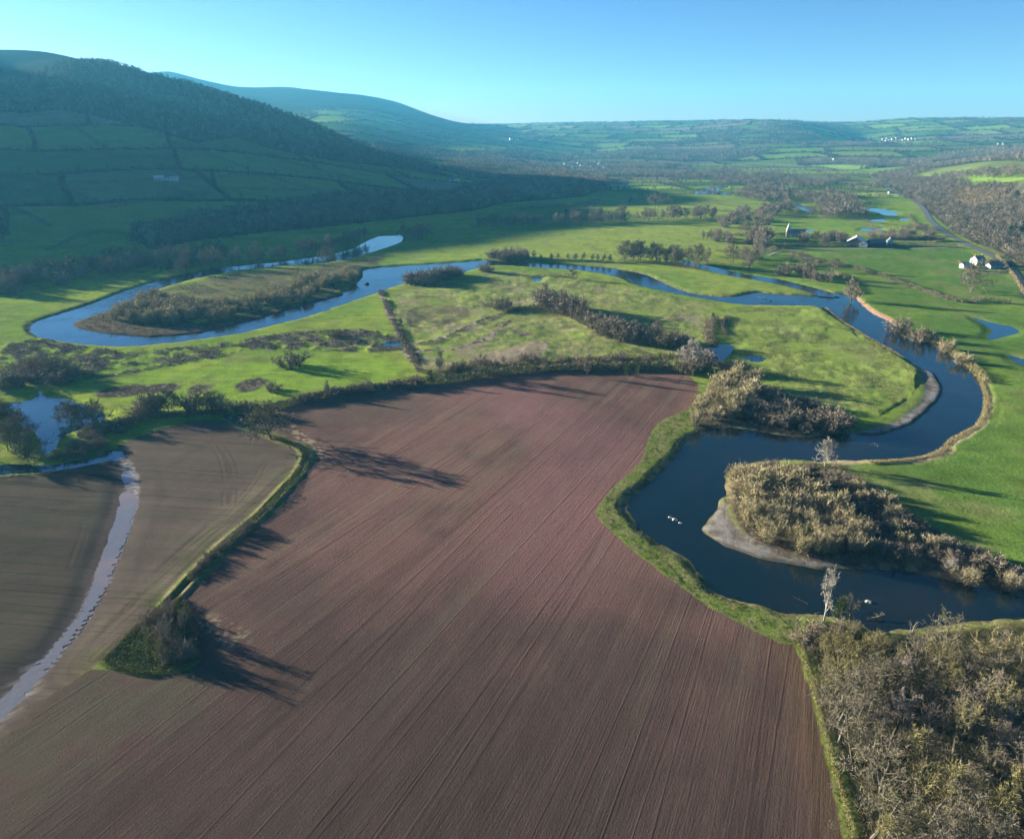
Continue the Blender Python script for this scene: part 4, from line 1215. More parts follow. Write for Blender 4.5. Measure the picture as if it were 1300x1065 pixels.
# ------------------------------------------------------------------ hedges: each run of hedge is one thing
MH = twig_mat('hedge_twigs', [(.11, .09, .062), (.16, .128, .088), (.125, .115, .062)])
MG = twig_mat('rank_grass', [(.14, .15, .045), (.22, .18, .09), (.10, .13, .03)])


def hedge(pts, h, w, label, dens=16, mat_=None, size=.55, up=.8, name='hedge', category='hedge', smooth_n=1, gaps=.0, group=None):
    pw = smooth(line_at(pts), smooth_n, False)
    if np.hypot(*pw[0]) > 225 and size < 1:
        h *= 1.35; w *= 1.3; size *= 1.25
    seg = np.hypot(*np.diff(pw, axis=0).T); L = np.concatenate([[0], np.cumsum(seg)])
    n_ = int(L[-1] * dens)
    s = rng.random(n_) * L[-1]
    if gaps:
        s = s[fbm(s, s * 0, 14, 2, int(L[-1]) % 97) > gaps]; n_ = len(s)
    x = np.interp(s, L, pw[:, 0]); y = np.interp(s, L, pw[:, 1])
    hh = h * (.35 + 1.3 * fbm(s, s * 0 + 3, 6, 3, int(L[-1]) % 89, .7))
    th = rng.random(n_) * PI; rr = np.sqrt(rng.random(n_))
    k = np.clip(np.searchsorted(L, s) - 1, 0, len(seg) - 1)
    tx = (pw[k + 1] - pw[k]) / seg[k][:, None]
    off = np.cos(th) * rr * w * .5 * (1 + .5 * (fbm(s, s * 0 + 9, 5, 2, 7) - .5))
    c = np.stack([x - tx[:, 1] * off, y + tx[:, 0] * off, np.zeros(n_)], 1)
    c[:, 2] = ground_z(c[:, 0], c[:, 1]) + np.sin(th) * rr * hh * .86
    d = rng.normal(size=(n_, 3)) * .7; d[:, 2] = np.abs(d[:, 2]) * .5 + up
    d *= (size * h ** .5 * rng.uniform(.5, 1.2, n_) / np.linalg.norm(d, axis=1))[:, None]
    sd = np.cross(d, rng.normal(size=(n_, 3))); sd *= (size * .17 / np.linalg.norm(sd, axis=1))[:, None] * rng.uniform(.5, 1.5, (n_, 1))
    V = np.stack([c - sd, c + sd, c + d], 1).reshape(-1, 3)
    o0 = np.array([pw[0][0], pw[0][1], ground_z(*pw[0])[0]])
    me = make_mesh(name, V - o0, np.arange(n_ * 3).reshape(-1, 3), mat_ or MH, False)
    o = new_obj(name, me); o.location = o0
    o['label'] = label; o['category'] = category
    if group:
        o['group'] = group
    return o


# round the near fields
hedge([(120, 556), (150, 542), (182, 532), (240, 528), (285, 526)], 2.0, 3.0, 'scrubby hedge between green meadow and stubble field, left of the gap', 60)
hedge([(345, 520), (375, 512), (420, 503), (470, 495), (535, 488)], 2.4, 3.2, 'grey brown hedge between green meadow and the red field', 80)
hedge([(540, 488), (570, 484), (610, 480), (660, 473), (700, 470)], 3.0, 4.5, 'thick dark hedge along the top of the red field, middle run', 90)
hedge([(700, 470), (750, 469), (800, 468), (850, 470), (882, 477)], 3.0, 4.5, 'thick dark hedge along the top of the red field, right run', 90)
hedge([(535, 476), (600, 468), (700, 460), (800, 455), (860, 452)], 1.3, 7, 'straw coloured scrub fringe behind the top hedge of the red field', 60, MG)
hedge([(350, 556), (384, 570), (391, 580), (380, 602), (354, 631)], .9, 2.6, 'rank yellow green grass along the bent end of the field ditch', 90, MG, .35, name='grass_bank', category='grass bank')
hedge([(354, 631), (330, 655), (284, 693), (240, 739)], 1.3, 2.4, 'shaggy dark bank along the straight part of the field ditch', 110, MG, .45, name='grass_bank', category='grass bank')
hedge([(1012, 806), (1022, 838), (1034, 879), (1046, 925), (1058, 970), (1086, 1065)], .9, 1.3, 'low clipped hedge between the red field and the near wood', 130, MG, .32)
hedge([(130, 842), (160, 852), (200, 858), (250, 842)], .6, 1.8, 'fringe of bright grass at the foot of the triangular copse', 100, MG, .3, name='grass_bank', category='grass bank')
hedge([(130, 838), (165, 803), (205, 768), (232, 757)], .7, 1.8, 'grassy upper edge of the triangular copse', 100, MG, .3, name='grass_bank', category='grass bank')
hedge([(250, 838), (248, 800), (236, 764)], 1.4, 2.2, 'brambles on the red field side of the triangular copse', 100, MH, .35)
hedge(DEBRIS, 1.0, 3.0, 'broken hedge hung with pale flood wrack between two meadows', 50, MH, .5, gaps=.38)
hedge([(525, 440), (560, 432), (600, 414), (640, 398), (652, 390)], .7, 4, 'band of straw wrack curving across the rough pasture', 40, MG, .4, gaps=.4)
hedge([(1104, 588), (1158, 584), (1198, 573), (1203, 562), (1222, 552), (1246, 538), (1254, 509), (1245, 482)], .8, 2.2, 'straw fringed outer bank of the right river bend', 70, MG, .4)
hedge([(1145, 423), (1185, 437), (1214, 450), (1238, 470), (1251, 488)], 2.2, 4, 'tan reeds and scrub on the upper outer bank of the right bend', 60, MG, .5)
hedge([(906, 404), (901, 415), (898, 428), (905, 440)], 2.0, 6, 'dark bramble thicket in the old river course by the small pool', 70)
hedge([(924, 402), (916, 412), (920, 425)], 1.0, 2.5, 'dark bramble edge on the right of the old river course', 60)
hedge([(640, 398), (665, 392), (690, 392)], 2.2, 4, 'thorny scrub joining the wrack to the old hedge', 70)
hedge([(690, 394), (728, 402), (758, 418), (790, 434), (850, 442), (875, 444)], 2.8, 5, 'overgrown old hedge crossing the rough pasture to the pool', 60)
hedge([(655, 352), (700, 350), (735, 354), (780, 360)], 1.2, 6, 'brown sedge along the river spit', 40, MG, .5, gaps=.4)
hedge([(1043, 389), (1062, 404), (1104, 430), (1148, 455)], .7, 2, 'rough grass lip of the pasture above the right river reach', 50, MG, .4)
hedge([(930, 300), (962, 294), (1000, 300)], 2.2, 5, 'scrub at the foot of the clump left of the church', 24)
hedge([(905, 318), (930, 322), (962, 328)], 1.6, 4, 'brown rushes above the side channel', 24, MG)
hedge([(880, 266), (905, 268), (940, 270)], 2.4, 6, 'undergrowth of the belt left of the church copse', 14)
hedge([(935, 285), (965, 284), (990, 282)], 2.4, 6, 'undergrowth of the copse left of the church', 14)
hedge([(985, 262), (1000, 266), (1010, 272)], 2.4, 8, 'bushes on the left bank of the middle river reach', 12)
hedge([(1060, 346), (1085, 360), (1092, 374)], 1.4, 3, 'rough bank growth above the red cliff', 40, MG)
hedge([(900, 258), (930, 262), (960, 268)], 2.4, 6, 'hedge slanting below the bright upper meadow', 14)
hedge([(1110, 258), (1090, 260), (1070, 262)], 2.2, 5, 'bushes above the right hand river braid', 14)
hedge([(1000, 246), (1040, 244), (1066, 246)], 3, 7, 'dark hedge behind the wooded river bend', 10)
hedge([(880, 236), (860, 240), (835, 241)], 2.4, 5, 'hedge left of the far bright reach', 10)
hedge([(1190, 308), (1172, 296), (1160, 284), (1152, 272)], 1.6, 3, 'brown verge hedge on the field side of the far road', 20)
hedge([(1120, 300), (1112, 290), (1098, 286)], 2.0, 4, 'short hedge between flood pool and lane', 18)
hedge([(940, 278), (968, 276), (985, 270)], 2.4, 6, 'hedge linking the church copse to the river trees', 14)
# about the road, lane and church
hedge([(1062, 335), (1090, 342), (1130, 355), (1165, 368), (1190, 376)], 2.2, 4, 'brown hedge slanting across the pasture below the watery meadow', 40)
hedge([(1190, 377), (1215, 384), (1232, 385), (1240, 382), (1262, 384), (1284, 386)], 2.4, 3, 'dark hedge meeting the road verge, right end of the slanting hedge', 40)
hedge([(990, 318), (1020, 325), (1050, 336), (1062, 338)], 1.8, 4, 'scrubby hedge along the upper edge of the church pasture', 40)
hedge([(975, 320), (990, 313), (1040, 313), (1078, 313)], 3.0, 5, 'dark lane hedge left of the barn', 36)
hedge([(1098, 313), (1140, 313), (1190, 313), (1215, 315)], 3.6, 6, 'dark lane hedge right of the barn', 36)
hedge([(1100, 309), (1150, 308.5), (1200, 307)], 1.2, 3, 'pale grassy hedge bank behind the lane', 24, MG)
hedge([(1090, 303), (1150, 305), (1196, 305)], 3.2, 6, 'row of bushes between the lane and the floodwater', 26)
hedge([(1142, 289), (1160, 290), (1183, 288)], 3.2, 5, 'dark hedge right of the round flood pool', 24)
hedge([(1096, 280), (1108, 284), (1140, 286)], 2, 4, 'thin hedge by the flood pools', 20)
hedge([(968, 277), (1000, 276), (1050, 278), (1102, 280)], 1.6, 3, 'long straight hedge behind the church meadow', 18)
hedge([(1071, 251.5), (1098, 250), (1118, 248), (1136, 244)], 2.4, 4, 'hedge running down from the road bridge', 14)
hedge([(1063, 236), (1090, 236), (1120, 234)], 6, 9, 'line of trees across the flat fields left of the road', 10, size=1.0)
hedge([(1120, 234), (1104, 225), (1120, 220)], 4, 6, 'hedge round the yellow green field by the road', 10, size=.9)
hedge([(1265, 325), (1284, 347), (1300, 372), (1318, 398)], 1.6, 2.4, 'clipped tan verge hedge along the near side of the road', 40, MG)
hedge([(1225, 341), (1252, 347), (1284, 345)], 1.4, 2, 'garden hedge in front of the white cottage', 40)
hedge([(1216, 332), (1224, 341), (1230, 347)], 1.2, 2, 'stone coloured boundary left of the cottage garden', 40, MG)
# shaded meadows under the hill
hedge([(655, 268), (690, 266), (730, 262), (764, 256)], 5, 7, 'dark hedge across the shaded meadow under the hill', 12, size=.9)
hedge([(785, 255), (820, 253.5), (846, 252)], 2.5, 4, 'hedge at the tip of the hill shadow on the flat', 12)
hedge([(828, 231), (870, 230), (905, 229)], 2.4, 4, 'hedge across the bright far meadow', 8)
hedge([(826, 244), (845, 248), (880, 246)], 2.4, 5, 'scrubby hedge beside the far bright river reach', 10)
hedge([(882, 243), (890, 239.5), (905, 237), (928, 235)], 1.6, 3, 'dark bank behind the far bright river reach', 12)
hedge([(0, 371), (25, 362), (55, 349)], 1.8, 5, 'pale reedy hedge on the sunlit streak at the left edge', 24, MG)
hedge([(60, 320), (110, 296), (160, 298), (215, 304)], 3, 5, 'dark hedge round the shaded flat field at the far left', 14)
hedge([(784, 333), (820, 334), (850, 337), (884, 342)], 2.6, 6, 'undergrowth beneath the tall tree row beside the side channel', 26)
hedge([(598, 289), (650, 288), (700, 286), (760, 284), (805, 282)], 2.6, 6, 'undergrowth along the row of trees at the edge of the hill shadow', 16)
hedge([(805, 282), (840, 281), (900, 278)], 2.6, 5, 'hedge beneath the sunlit row behind the long meadow', 16)
hedge([(668, 331), (720, 331), (780, 334)], 1.8, 4, 'low growth along the riverside alder row', 26)
HILL_HEDGES = [
    ([(152, 149), (190, 169), (237, 186), (278, 202), (325, 219), (372, 236), (410, 244)], 'long hedge slanting down the whole shaded hillside'),
    ([(54, 202), (142, 202), (217, 198), (250, 192)], 'level hedge above the white hill farm'),
    ([(60, 234), (142, 234), (203, 229)], 'hedge joining the white hill farm from the left'),
    ([(228, 229), (264, 227), (315, 223), (345, 226)], 'hedge leaving the white hill farm to the right'),
    ([(281, 240), (338, 243), (396, 243)], 'dark straight hedge below the tall hillside conifer'),
    ([(145, 265), (220, 254), (255, 245), (271, 241)], 'hedge sweeping up to the tall hillside conifer'),
    ([(68, 234), (102, 250), (145, 265)], 'hedge dropping from the level farm hedge to the lower fields'),
    ([(0, 257), (41, 277), (65, 289)], 'short hedge at the left edge low on the hillside'),
    ([(264, 187), (325, 197), (365, 207), (440, 225), (470, 236)], 'hedge across the green fields below the dark hill wood'),
    ([(271, 170), (338, 187), (406, 199), (470, 209)], 'hedge along the lower edge of the dark hill wood'),
    ([(217, 240), (235, 246), (250, 250)], 'short thick hedge just below the white hill farm'),
    ([(10, 246), (50, 243), (90, 238)], 'faint hedge at the left edge beside the hill farm fields'),
    ([(180, 203), (210, 215), (232, 226)], 'hedge running down to the white hill farm from above'),
    ([(400, 199), (398, 212), (405, 218)], 'short cross hedge between two green hillside fields'),
    ([(90, 160), (130, 185), (142, 202)], 'hedge under the wooded brow at the left'),
]
for pts, lab in HILL_HEDGES:
    hedge(pts, 5.5, 9, lab, 11, size=1.15, group='hedges between the fields of the shaded hill')


# ------------------------------------------------------------------ woods too dense to count
def tint_mat(name):
    m_, nt_, b_ = new_mat(name)
    at = N(nt_, 'ShaderNodeAttribute', attribute_name='tint'); geo = N(nt_, 'ShaderNodeNewGeometry')
    link(nt_, scale_col(nt_, at.outputs['Color'], mrange(nt_, geo.outputs['Random Per Island'], 0, 1, .7, 1.3)), b_.inputs['Base Color'])
    return m_


MWOOD = tint_mat('massed_twigs')
WOODC = np.array([(.105, .088, .066), (.140, .118, .088), (.125, .114, .072), (.170, .146, .112), (.09, .078, .058)])


def clump_shape(nt_, seed, tri=.5):
    rs = np.random.RandomState(seed)
    c = rs.normal(size=(nt_, 3)); c /= np.linalg.norm(c, axis=1)[:, None]; c *= (rs.rand(nt_, 1) ** .45)
    c = c * np.array([.36, .36, .40]) + np.array([0, 0, .56])
    d = rs.normal(size=(nt_, 3)) * .8 + (c - np.array([0, 0, .35])) * 1.6 + np.array([0, 0, .3]); d *= (tri * rs.uniform(.4, .8, nt_) / np.linalg.norm(d, axis=1))[:, None] * .55
    s = np.cross(d, rs.normal(size=(nt_, 3))); s *= (tri * .085 / np.linalg.norm(s, axis=1))[:, None] * rs.uniform(.6, 1.4, (nt_, 1))
    v = np.stack([c - s, c + s, c + d], 1)
    t0 = np.array([[(-.012, -.01, -.05), (.012, .01, -.05), (0, 0, .8)], [(-.01, .012, -.05), (.01, -.012, -.05), (0, 0, .75)]])
    return np.concatenate([v, t0]).reshape(-1, 3)


def massed(name, label, P, hts, ntri, cols=WOODC, tri=.5, wide=1.0, mat_=None):
    """P: (n, 2) places; one object for the whole mass"""
    n_ = len(P)
    if n_ == 0:
        return
    shapes = [clump_shape(ntri, 900 + i, tri) for i in range(5)]
    z = ground_z(P[:, 0], P[:, 1])
    which = rng.integers(5, size=n_); rot = rng.random(n_) * 6.28
    k = len(shapes[0])
    S = np.array(shapes)[which]
    cs, sn = np.cos(rot)[:, None], np.sin(rot)[:, None]
    wd = hts * wide * rng.uniform(.8, 1.3, n_)
    V = np.empty((n_, k, 3))
    V[..., 0] = (S[..., 0] * cs - S[..., 1] * sn) * wd[:, None] + P[:, :1]
    V[..., 1] = (S[..., 0] * sn + S[..., 1] * cs) * wd[:, None] + P[:, 1:2]
    V[..., 2] = S[..., 2] * hts[:, None] + z[:, None]
    me = make_mesh(name, V.reshape(-1, 3), np.arange(n_ * k).reshape(-1, 3), mat_ or MWOOD, False)
    cols = np.asarray(cols)
    c = cols[rng.integers(len(cols), size=n_)] * rng.uniform(.75, 1.3, (n_, 1))
    c = np.concatenate([c, np.ones((n_, 1))], 1).repeat(k, 0).astype(np.float32)
    a_ = me.attributes.new('tint', 'FLOAT_COLOR', 'POINT'); a_.data.foreach_set('color', c.ravel())
    o = new_obj(name, me); o['kind'] = 'stuff'; o['label'] = label
    return o


def fill(poly, spacing):
    lo, hi = poly.min(0), poly.max(0)
    n_ = int((hi[0] - lo[0]) * (hi[1] - lo[1]) / spacing ** 2)
    gx, gy = np.meshgrid(np.arange(lo[0], hi[0], spacing), np.arange(lo[1], hi[1], spacing))
    q = np.stack([gx.ravel(), gy.ravel()], 1) + rng.uniform(-.48, .48, (gx.size, 2)) * spacing
    w_ = spacing * 5
    qx = q[:, 0] + (fbm(q[:, 0], q[:, 1], 60, 3, 811) - .5) * w_; qy = q[:, 1] + (fbm(q[:, 0], q[:, 1], 60, 3, 812) - .5) * w_ * 1.6
    q = q[inside(qx, qy, poly)]
    return q[ground_z(q[:, 0], q[:, 1]) > -.4]


def hs(n_, a, b):
    return rng.uniform(a, b, n_)


q = fill(wood_poly['foot'], 8.0); massed('foothill_wood', 'dark bare wood along the foot of the shaded hill', q, hs(len(q), 11, 18), 90, WOODC, .42)
q = fill(wood_poly['hill'], 12.0); massed('hill_wood', 'dark wood covering the upper slope of the shaded hill', q, hs(len(q), 10, 16), 42, WOODC * .8, .6)
q = fill(wood_poly['village'], 11.0); q = q[fbm(q[:, 0], q[:, 1], 90, 3, 833) > .46]; massed('village_trees', 'bare trees massed about the far village', q, hs(len(q), 8, 13), 60, WOODC * 1.1, .45)
q = fill(wood_poly['shoulder'], 14.0); q = q[fbm(q[:, 0], q[:, 1], 110, 3, 835) > .56]; massed('shoulder_wood', 'pale bare wood on the sunlit shoulder behind the dark hill', q, hs(len(q), 9, 13), 34, WOODC * 1.25, .6)
for k_, lab in (('head', 'blue grey woods across the head of the valley'), ('head2', 'far woods on the right under the skyline'), ('knoll', 'dark wood on the steep far knoll')):
    q = fill(wood_poly[k_], 15.0); q = q[fbm(q[:, 0], q[:, 1], 160, 3, 831) > .47]; massed('far_wood', lab, q, hs(len(q), 9, 14), 30, WOODC, .6)
# the wood by the road: nearest trees first as single trees
q = fill(wood_poly['right'], 7.5)
larch_w = line_at([(1205, 262), (1215, 246), (1240, 242), (1276, 246), (1274, 262), (1240, 268)])
isl = inside(q[:, 0], q[:, 1], larch_w)
rq = np.hypot(q[:, 0], q[:, 1]); order = np.argsort(rq)
near_i = [i for i in order if not isl[i]][:44]
for i in near_i:
    plant(['bare', 'alder'][rng.integers(2)], q[i, 0], q[i, 1], rng.uniform(9, 14), 'bare tree at the front of the brown wood beside the road', 'front trees of the wood beside the road')
rest = np.ones(len(q), bool); rest[near_i] = False
massed('roadside_wood', 'brown bare wood on the slope beside the road', q[rest & ~isl], hs((rest & ~isl).sum(), 9, 14), 150, WOODC * .82, .28)
massed('larch_plantation', 'tawny larch stand inside the roadside wood', q[isl], hs(isl.sum(), 11, 14), 90, np.array([(.165, .125, .072), (.14, .11, .068)]), .3, .8)
for i, (px, py) in enumerate(((1286, 300), (1294, 306), (1280, 306), (1298, 296), (1262, 262), (1288, 258))):
    one('conifer', px, py, 11 + i % 3, ['dark evergreen in the roadside wood, the front left one', 'dark evergreen in the roadside wood, right of the front pair', 'dark evergreen in the roadside wood, lowest on the slope', 'dark evergreen at the right frame edge in the roadside wood', 'dark evergreen behind the larch stand', 'dark evergreen at the hedge above the roadside wood'][i], 1.3)
# flat land between the meadows: tree belts along the upper river
BELTS = [
    ('brown riverside belt right of the far bright reach', [(938, 252), (944, 240), (978, 236), (1000, 248), (1002, 258), (968, 258)], 9), ('brown trees along the wooded river bend', [(1002, 250), (1050, 246), (1085, 254), (1100, 266), (1060, 274), (1036, 262)], 9),
    ('brown trees left of the middle river reach', [(972, 268), (1002, 256), (1006, 268), (980, 278)], 8), ('scrub right of the middle river reach', [(1040, 274), (1062, 268), (1095, 270), (1095, 276), (1050, 280)], 7),
    ('trees along the hedges before the brown field', [(985, 232), (1030, 230), (1060, 226), (1062, 236), (1030, 240), (1000, 238)], 10), ('far tree belt left of the brown field', [(905, 232), (940, 224), (985, 220), (1000, 226), (960, 234), (920, 236)], 12),
    ('dark tree belt behind the bright far meadows', [(828, 226), (870, 222), (920, 216), (940, 220), (930, 227), (880, 229)], 12), ('trees along the far road', [(1110, 222), (1150, 216), (1180, 212), (1172, 220), (1130, 232), (1112, 236)], 10),
    ('hedgerow wood on the right hand slope', [(1170, 226), (1220, 222), (1300, 216), (1400, 212), (1400, 224), (1300, 226), (1220, 230)], 10), ('dark copse above the roadside wood', [(1240, 246), (1280, 240), (1330, 240), (1330, 254), (1290, 254)], 9),
    ('tree belt below the pale patchwork fields', [(1000, 208), (1060, 203), (1120, 206), (1180, 206), (1180, 211), (1110, 212), (1040, 208)], 12), ('narrow dark plantation under the far knoll', [(1050, 182), (1108, 182), (1108, 186), (1050, 186)], 14),
]
for lab, pp, sp in BELTS:
    pw = line_at(pp)
    q = fill(pw, sp); q = q[rng.random(len(q)) < .8]
    massed('tree_belt', lab, q, hs(len(q), 9, 16), 110, WOODC * .95, .34)
# hedges and trees of the far fields, from the plan of the fields themselves
def cands(n_, r0, r1):
    a = np.radians(rng.uniform(-38, 38, n_)); r_q = np.exp(rng.uniform(math.log(r0), math.log(r1), n_))
    return np.stack([r_q * np.sin(a), r_q * np.cos(a)], 1)


def at_grid(arr, q):
    i = np.clip(np.searchsorted(AZ, np.arctan2(q[:, 0], q[:, 1])), 0, NA - 1); j = np.clip(np.searchsorted(RR, np.hypot(q[:, 0], q[:, 1])), 0, NR - 1)
    return arr[j, i]


OPEN = (hillm > .5) & (moor < .4) & ~wood_m
q = cands(420000, 1000, 2400)
q = q[at_grid(OPEN & left & (GZ > 1), q)]
_, _, e_ = field_cells(q[:, 0], q[:, 1], 290, 190, .55, 301, 55)
q1 = q[e_ < 2.6][:14000]; massed('hill_hedgerows', 'low hedges netting the shaded hill pastures', q1, hs(len(q1), 2.5, 4.5), 16, WOODC * .6, .8, 1.6)
q1 = q[e_ < 5][::37][:420]; massed('hill_trees', 'scattered trees along the hedges of the shaded hill', q1, hs(len(q1), 7, 13), 60, WOODC * .8, .5)
q = cands(700000, 2400, 7200)
q = q[at_grid(OPEN & (GZ > 1), q)]
_, _, e_ = field_cells(q[:, 0], q[:, 1], 300, 250, -.25, 401, 70)
q1 = q[e_ < 4.5][:34000]
massed('far_hedgerows', 'hedges netting the far hill fields', q1, hs(len(q1), 4, 7) * (1 + .3 * (np.hypot(q1[:, 0], q1[:, 1]) > 4000)), 18, WOODC * .45, .9, 2.0)
q1 = q[e_ < 8][::11][:5000]
massed('hedgerow_trees', 'single trees dotted along the far hedges', q1, hs(len(q1), 9, 14), 34, WOODC * .7, .7, 1.2)
q = cands(160000, 1450, 3000)
q = q[at_grid((vmix > .5) & ~wood_m, q)]
_, _, e_ = field_cells(q[:, 0], q[:, 1], 270, 120, .1, 501, 25)
q1 = q[e_ < 2.2][:6000]
massed('valley_hedgerows', 'low hedges between the flat far fields', q1, hs(len(q1), 2.5, 5), 20, WOODC * .6, .8, 1.7)
q1 = q[e_ < 6][::11][:950]
massed('valley_trees', 'single trees along the hedges of the flat far fields', q1, hs(len(q1), 8, 13), 50, WOODC * .9, .55)
q = cands(26000, 2900, 8500)
q = q[at_grid(farwood & (hillm > .5), q)][:13000]
massed('far_woods', 'small woods scattered over the far hills', q, hs(len(q), 10, 16), 20, WOODC * .75, .75, 1.3)
# dead reeds and tussocks: nobody could count them
def tufts(name, label, poly, n_, h, cols, keep=None, tri=.9, ntri=9):
    pw = np.asarray(poly); lo, hi = pw.min(0), pw.max(0)
    q_ = lo + rng.random((n_ * 3, 2)) * (hi - lo)
    q_ = q_[inside(q_[:, 0], q_[:, 1], pw)]
    q_ = q_[ground_z(q_[:, 0], q_[:, 1]) > -.7]
    if keep is not None:
        q_ = q_[keep(q_[:, 0], q_[:, 1])]
    q_ = q_[:n_]
    massed(name, label, q_, hs(len(q_), h * .5, h * 1.3), ntri, cols, tri, 1.5)


tufts('marsh_reeds', 'flattened dead reeds in dark bands below the river loop', marsh_w, 16000, .85, np.array([(.085, .07, .048), (.21, .18, .125), (.13, .11, .065), (.26, .22, .155)]),
      lambda x, y: fbm(x, y, 7, 3, 71) * .75 + .25 * fbm(x, y, 30, 2, 72) > .46)
tufts('pasture_tussocks', 'pale tussocks over the rough middle pasture', flat(ROUGH), 15000, .55, np.array([(.22, .18, .10), (.15, .15, .05), (.12, .10, .055)]), lambda x, y: fbm(x, y, 16, 3, 77) > .47)
tufts('pasture_tussocks', 'pale tussocks over the rough pasture inside the right bend', flat(ROUGH2), 12000, .5, np.array([(.22, .18, .10), (.14, .15, .045), (.12, .10, .055)]), lambda x, y: fbm(x, y, 13, 3, 78) > .49)
tufts('island_litter', 'flood litter and dead stems under the willow island', flat(ISLE_SCRUB, -.3), 9000, .8, np.array([(.22, .18, .12), (.10, .08, .05), (.17, .13, .08), (.24, .20, .15)]), None, .45, 16)
tufts('loop_litter', 'grey dead stems on the tongue of the left loop', flat(PEN), 7000, .9, np.array([(.15, .12, .085), (.12, .12, .05), (.2, .16, .11)]), lambda x, y: fbm(x, y, 15, 3, 79) > .45)
tufts('wood_floor_litter', 'brambles and dead bracken on the floor of the near wood', flat(WOOD_NEAR), 15000, .9, np.array([(.10, .080, .045), (.07, .075, .03), (.13, .105, .06)]), None, .3, 26)
tufts('strip_grass', 'uneven grass along the near river bank', flat(STRIP), 15000, .34, np.array([(.13, .16, .035), (.17, .165, .06), (.08, .11, .025)]), None, 1.0, 7)
tufts('copse_grass', 'rank grass under the triangular copse', flat(COPSE), 4500, .5, np.array([(.10, .14, .03), (.13, .12, .05), (.07, .075, .03)]))
tufts('bend_litter', 'brown stems in the thicket inside the bend', flat(SCRUB_TOP), 6000, .9, np.array([(.12, .095, .06), (.2, .16, .1), (.08, .065, .045)]), None, .5, 14)

q = fill(flat([(1034, 835), (1130, 835), (1150, 820), (1330, 812), (1420, 860), (1440, 1150), (1090, 1100), (1050, 950)]), 5.6)
massed('underwood', 'low brown underwood beneath the trees of the near wood', q, hs(len(q), 1.6, 4), 240, WOODC * .95, .2, 1.2)
q = fill(flat(PEN_GRAVEL), 4); q = q[rng.random(len(q)) < .6]
massed('loop_litter', 'low dead stems on the gravel at the tip of the left loop', q, hs(len(q), .6, 2.0), 30, WOODC, .6, 1.6)
# ------------------------------------------------------------------ road and lanes
def plain(name, col, rough=.85, nz=(2.0, .25), dist=.02, spec=.2):
    m_, nt_, b_ = new_mat(name)
    tc_ = N(nt_, 'ShaderNodeTexCoord'); rg = N(nt_, 'ShaderNodeRGB'); rg.outputs[0].default_value = (*col, 1)
    f_ = noise(nt_, tc_.outputs['Object'], nz[0], 4)
    link(nt_, scale_col(nt_, rg.outputs[0], mrange(nt_, f_, .3, .7, 1 - nz[1], 1 + nz[1])), b_.inputs['Base Color'])
    b_.inputs['Roughness'].default_value = rough; b_.inputs['Specular IOR Level'].default_value = spec
    bump(nt_, b_, f_, .4, dist)
    return m_


def ribbon(name, pts, w, mat_, lift):
    pw = smooth(line_at(pts), 3, False)
    t = np.gradient(pw, axis=0); t /= np.linalg.norm(t, axis=1)[:, None]
    nrm = np.stack([-t[:, 1], t[:, 0]], 1)
    rows = []
    zc = ground_z(pw[:, 0], pw[:, 1])
    for o_ in (-.5, 0, .5):
        q_ = pw + nrm * w * o_
        rows.append(np.column_stack([q_, np.maximum(ground_z(q_[:, 0], q_[:, 1]), zc) + lift]))
    n_ = len(pw); V = np.concatenate(rows)
    f_ = [(a * n_ + i, a * n_ + i + 1, (a + 1) * n_ + i + 1, (a + 1) * n_ + i) for a in (0, 1) for i in range(n_ - 1)]
    return structure(new_obj(name, make_mesh(name, V, np.array(f_), mat_)))


M_ROAD = plain('asphalt', (.105, .105, .108), .7)
M_TRACK = plain('stone_track', (.26, .22, .17), .95)
ROAD = [(1345, 435), (1318, 398), (1300, 366), (1286, 345), (1270, 330), (1250, 320), (1228, 311), (1206, 300), (1190, 288), (1180, 280), (1176, 270), (1168, 260), (1155, 252), (1140, 246), (1128, 240), (1126, 236), (1132, 231), (1146, 225), (1162, 219), (1178, 215)]
ribbon('road', ROAD, 8.0, M_ROAD, .35)
ribbon('lane', [(1228, 311), (1212, 314), (1190, 315.5), (1140, 316.5), (1080, 317), (1030, 317), (990, 319), (975, 325)], 3.2, M_TRACK, .30)
ribbon('track', [(1218, 333), (1226, 342), (1250, 347.5), (1283, 347)], 2.5, M_TRACK, .30)

# ------------------------------------------------------------------ buildings
M_WHITE = plain('whitewashed_wall', (.46, .455, .44), .8, (1.2, .08)); M_STONE = plain('stone_wall', (.33, .30, .26), .9, (3, .25)); M_SLATE = plain('slate_roof', (.13, .135, .15), .6, (2, .2))
M_FARWALL = plain('weathered_wall', (.17, .165, .155), .9, (2, .1)); M_TIN = plain('tin_roof', (.42, .43, .44), .45, (.8, .12)); M_DARK = plain('dark_boarding', (.055, .05, .045), .9); M_GLASS = plain('window_glass', (.02, .025, .03), .15, (1, .1), .0, .5); M_BRICK = plain('brick', (.30, .16, .11), .9, (3, .2)); M_DOOR = plain('door_paint', (.06, .09, .07), .5)


def boxes(lst):
    V, Fq = [], []
    for (x0, y0, z0_, x1, y1, z1_) in lst:
        k = len(V)
        V += [(x, y, z) for z in (z0_, z1_) for y in (y0, y1) for x in (x0, x1)]
        Fq += [(k, k + 2, k + 3, k + 1), (k + 4, k + 5, k + 7, k + 6), (k, k + 1, k + 5, k + 4), (k + 1, k + 3, k + 7, k + 5), (k + 3, k + 2, k + 6, k + 7), (k + 2, k, k + 4, k + 6)]
    return V, Fq


def part(name, V, Fq, mat_, parent):
    me = bpy.data.meshes.new(name); me.from_pydata([tuple(v) for v in V], [], [tuple(f) for f in Fq]); me.materials.append(mat_); me.update()
    return new_obj(name, me, parent)


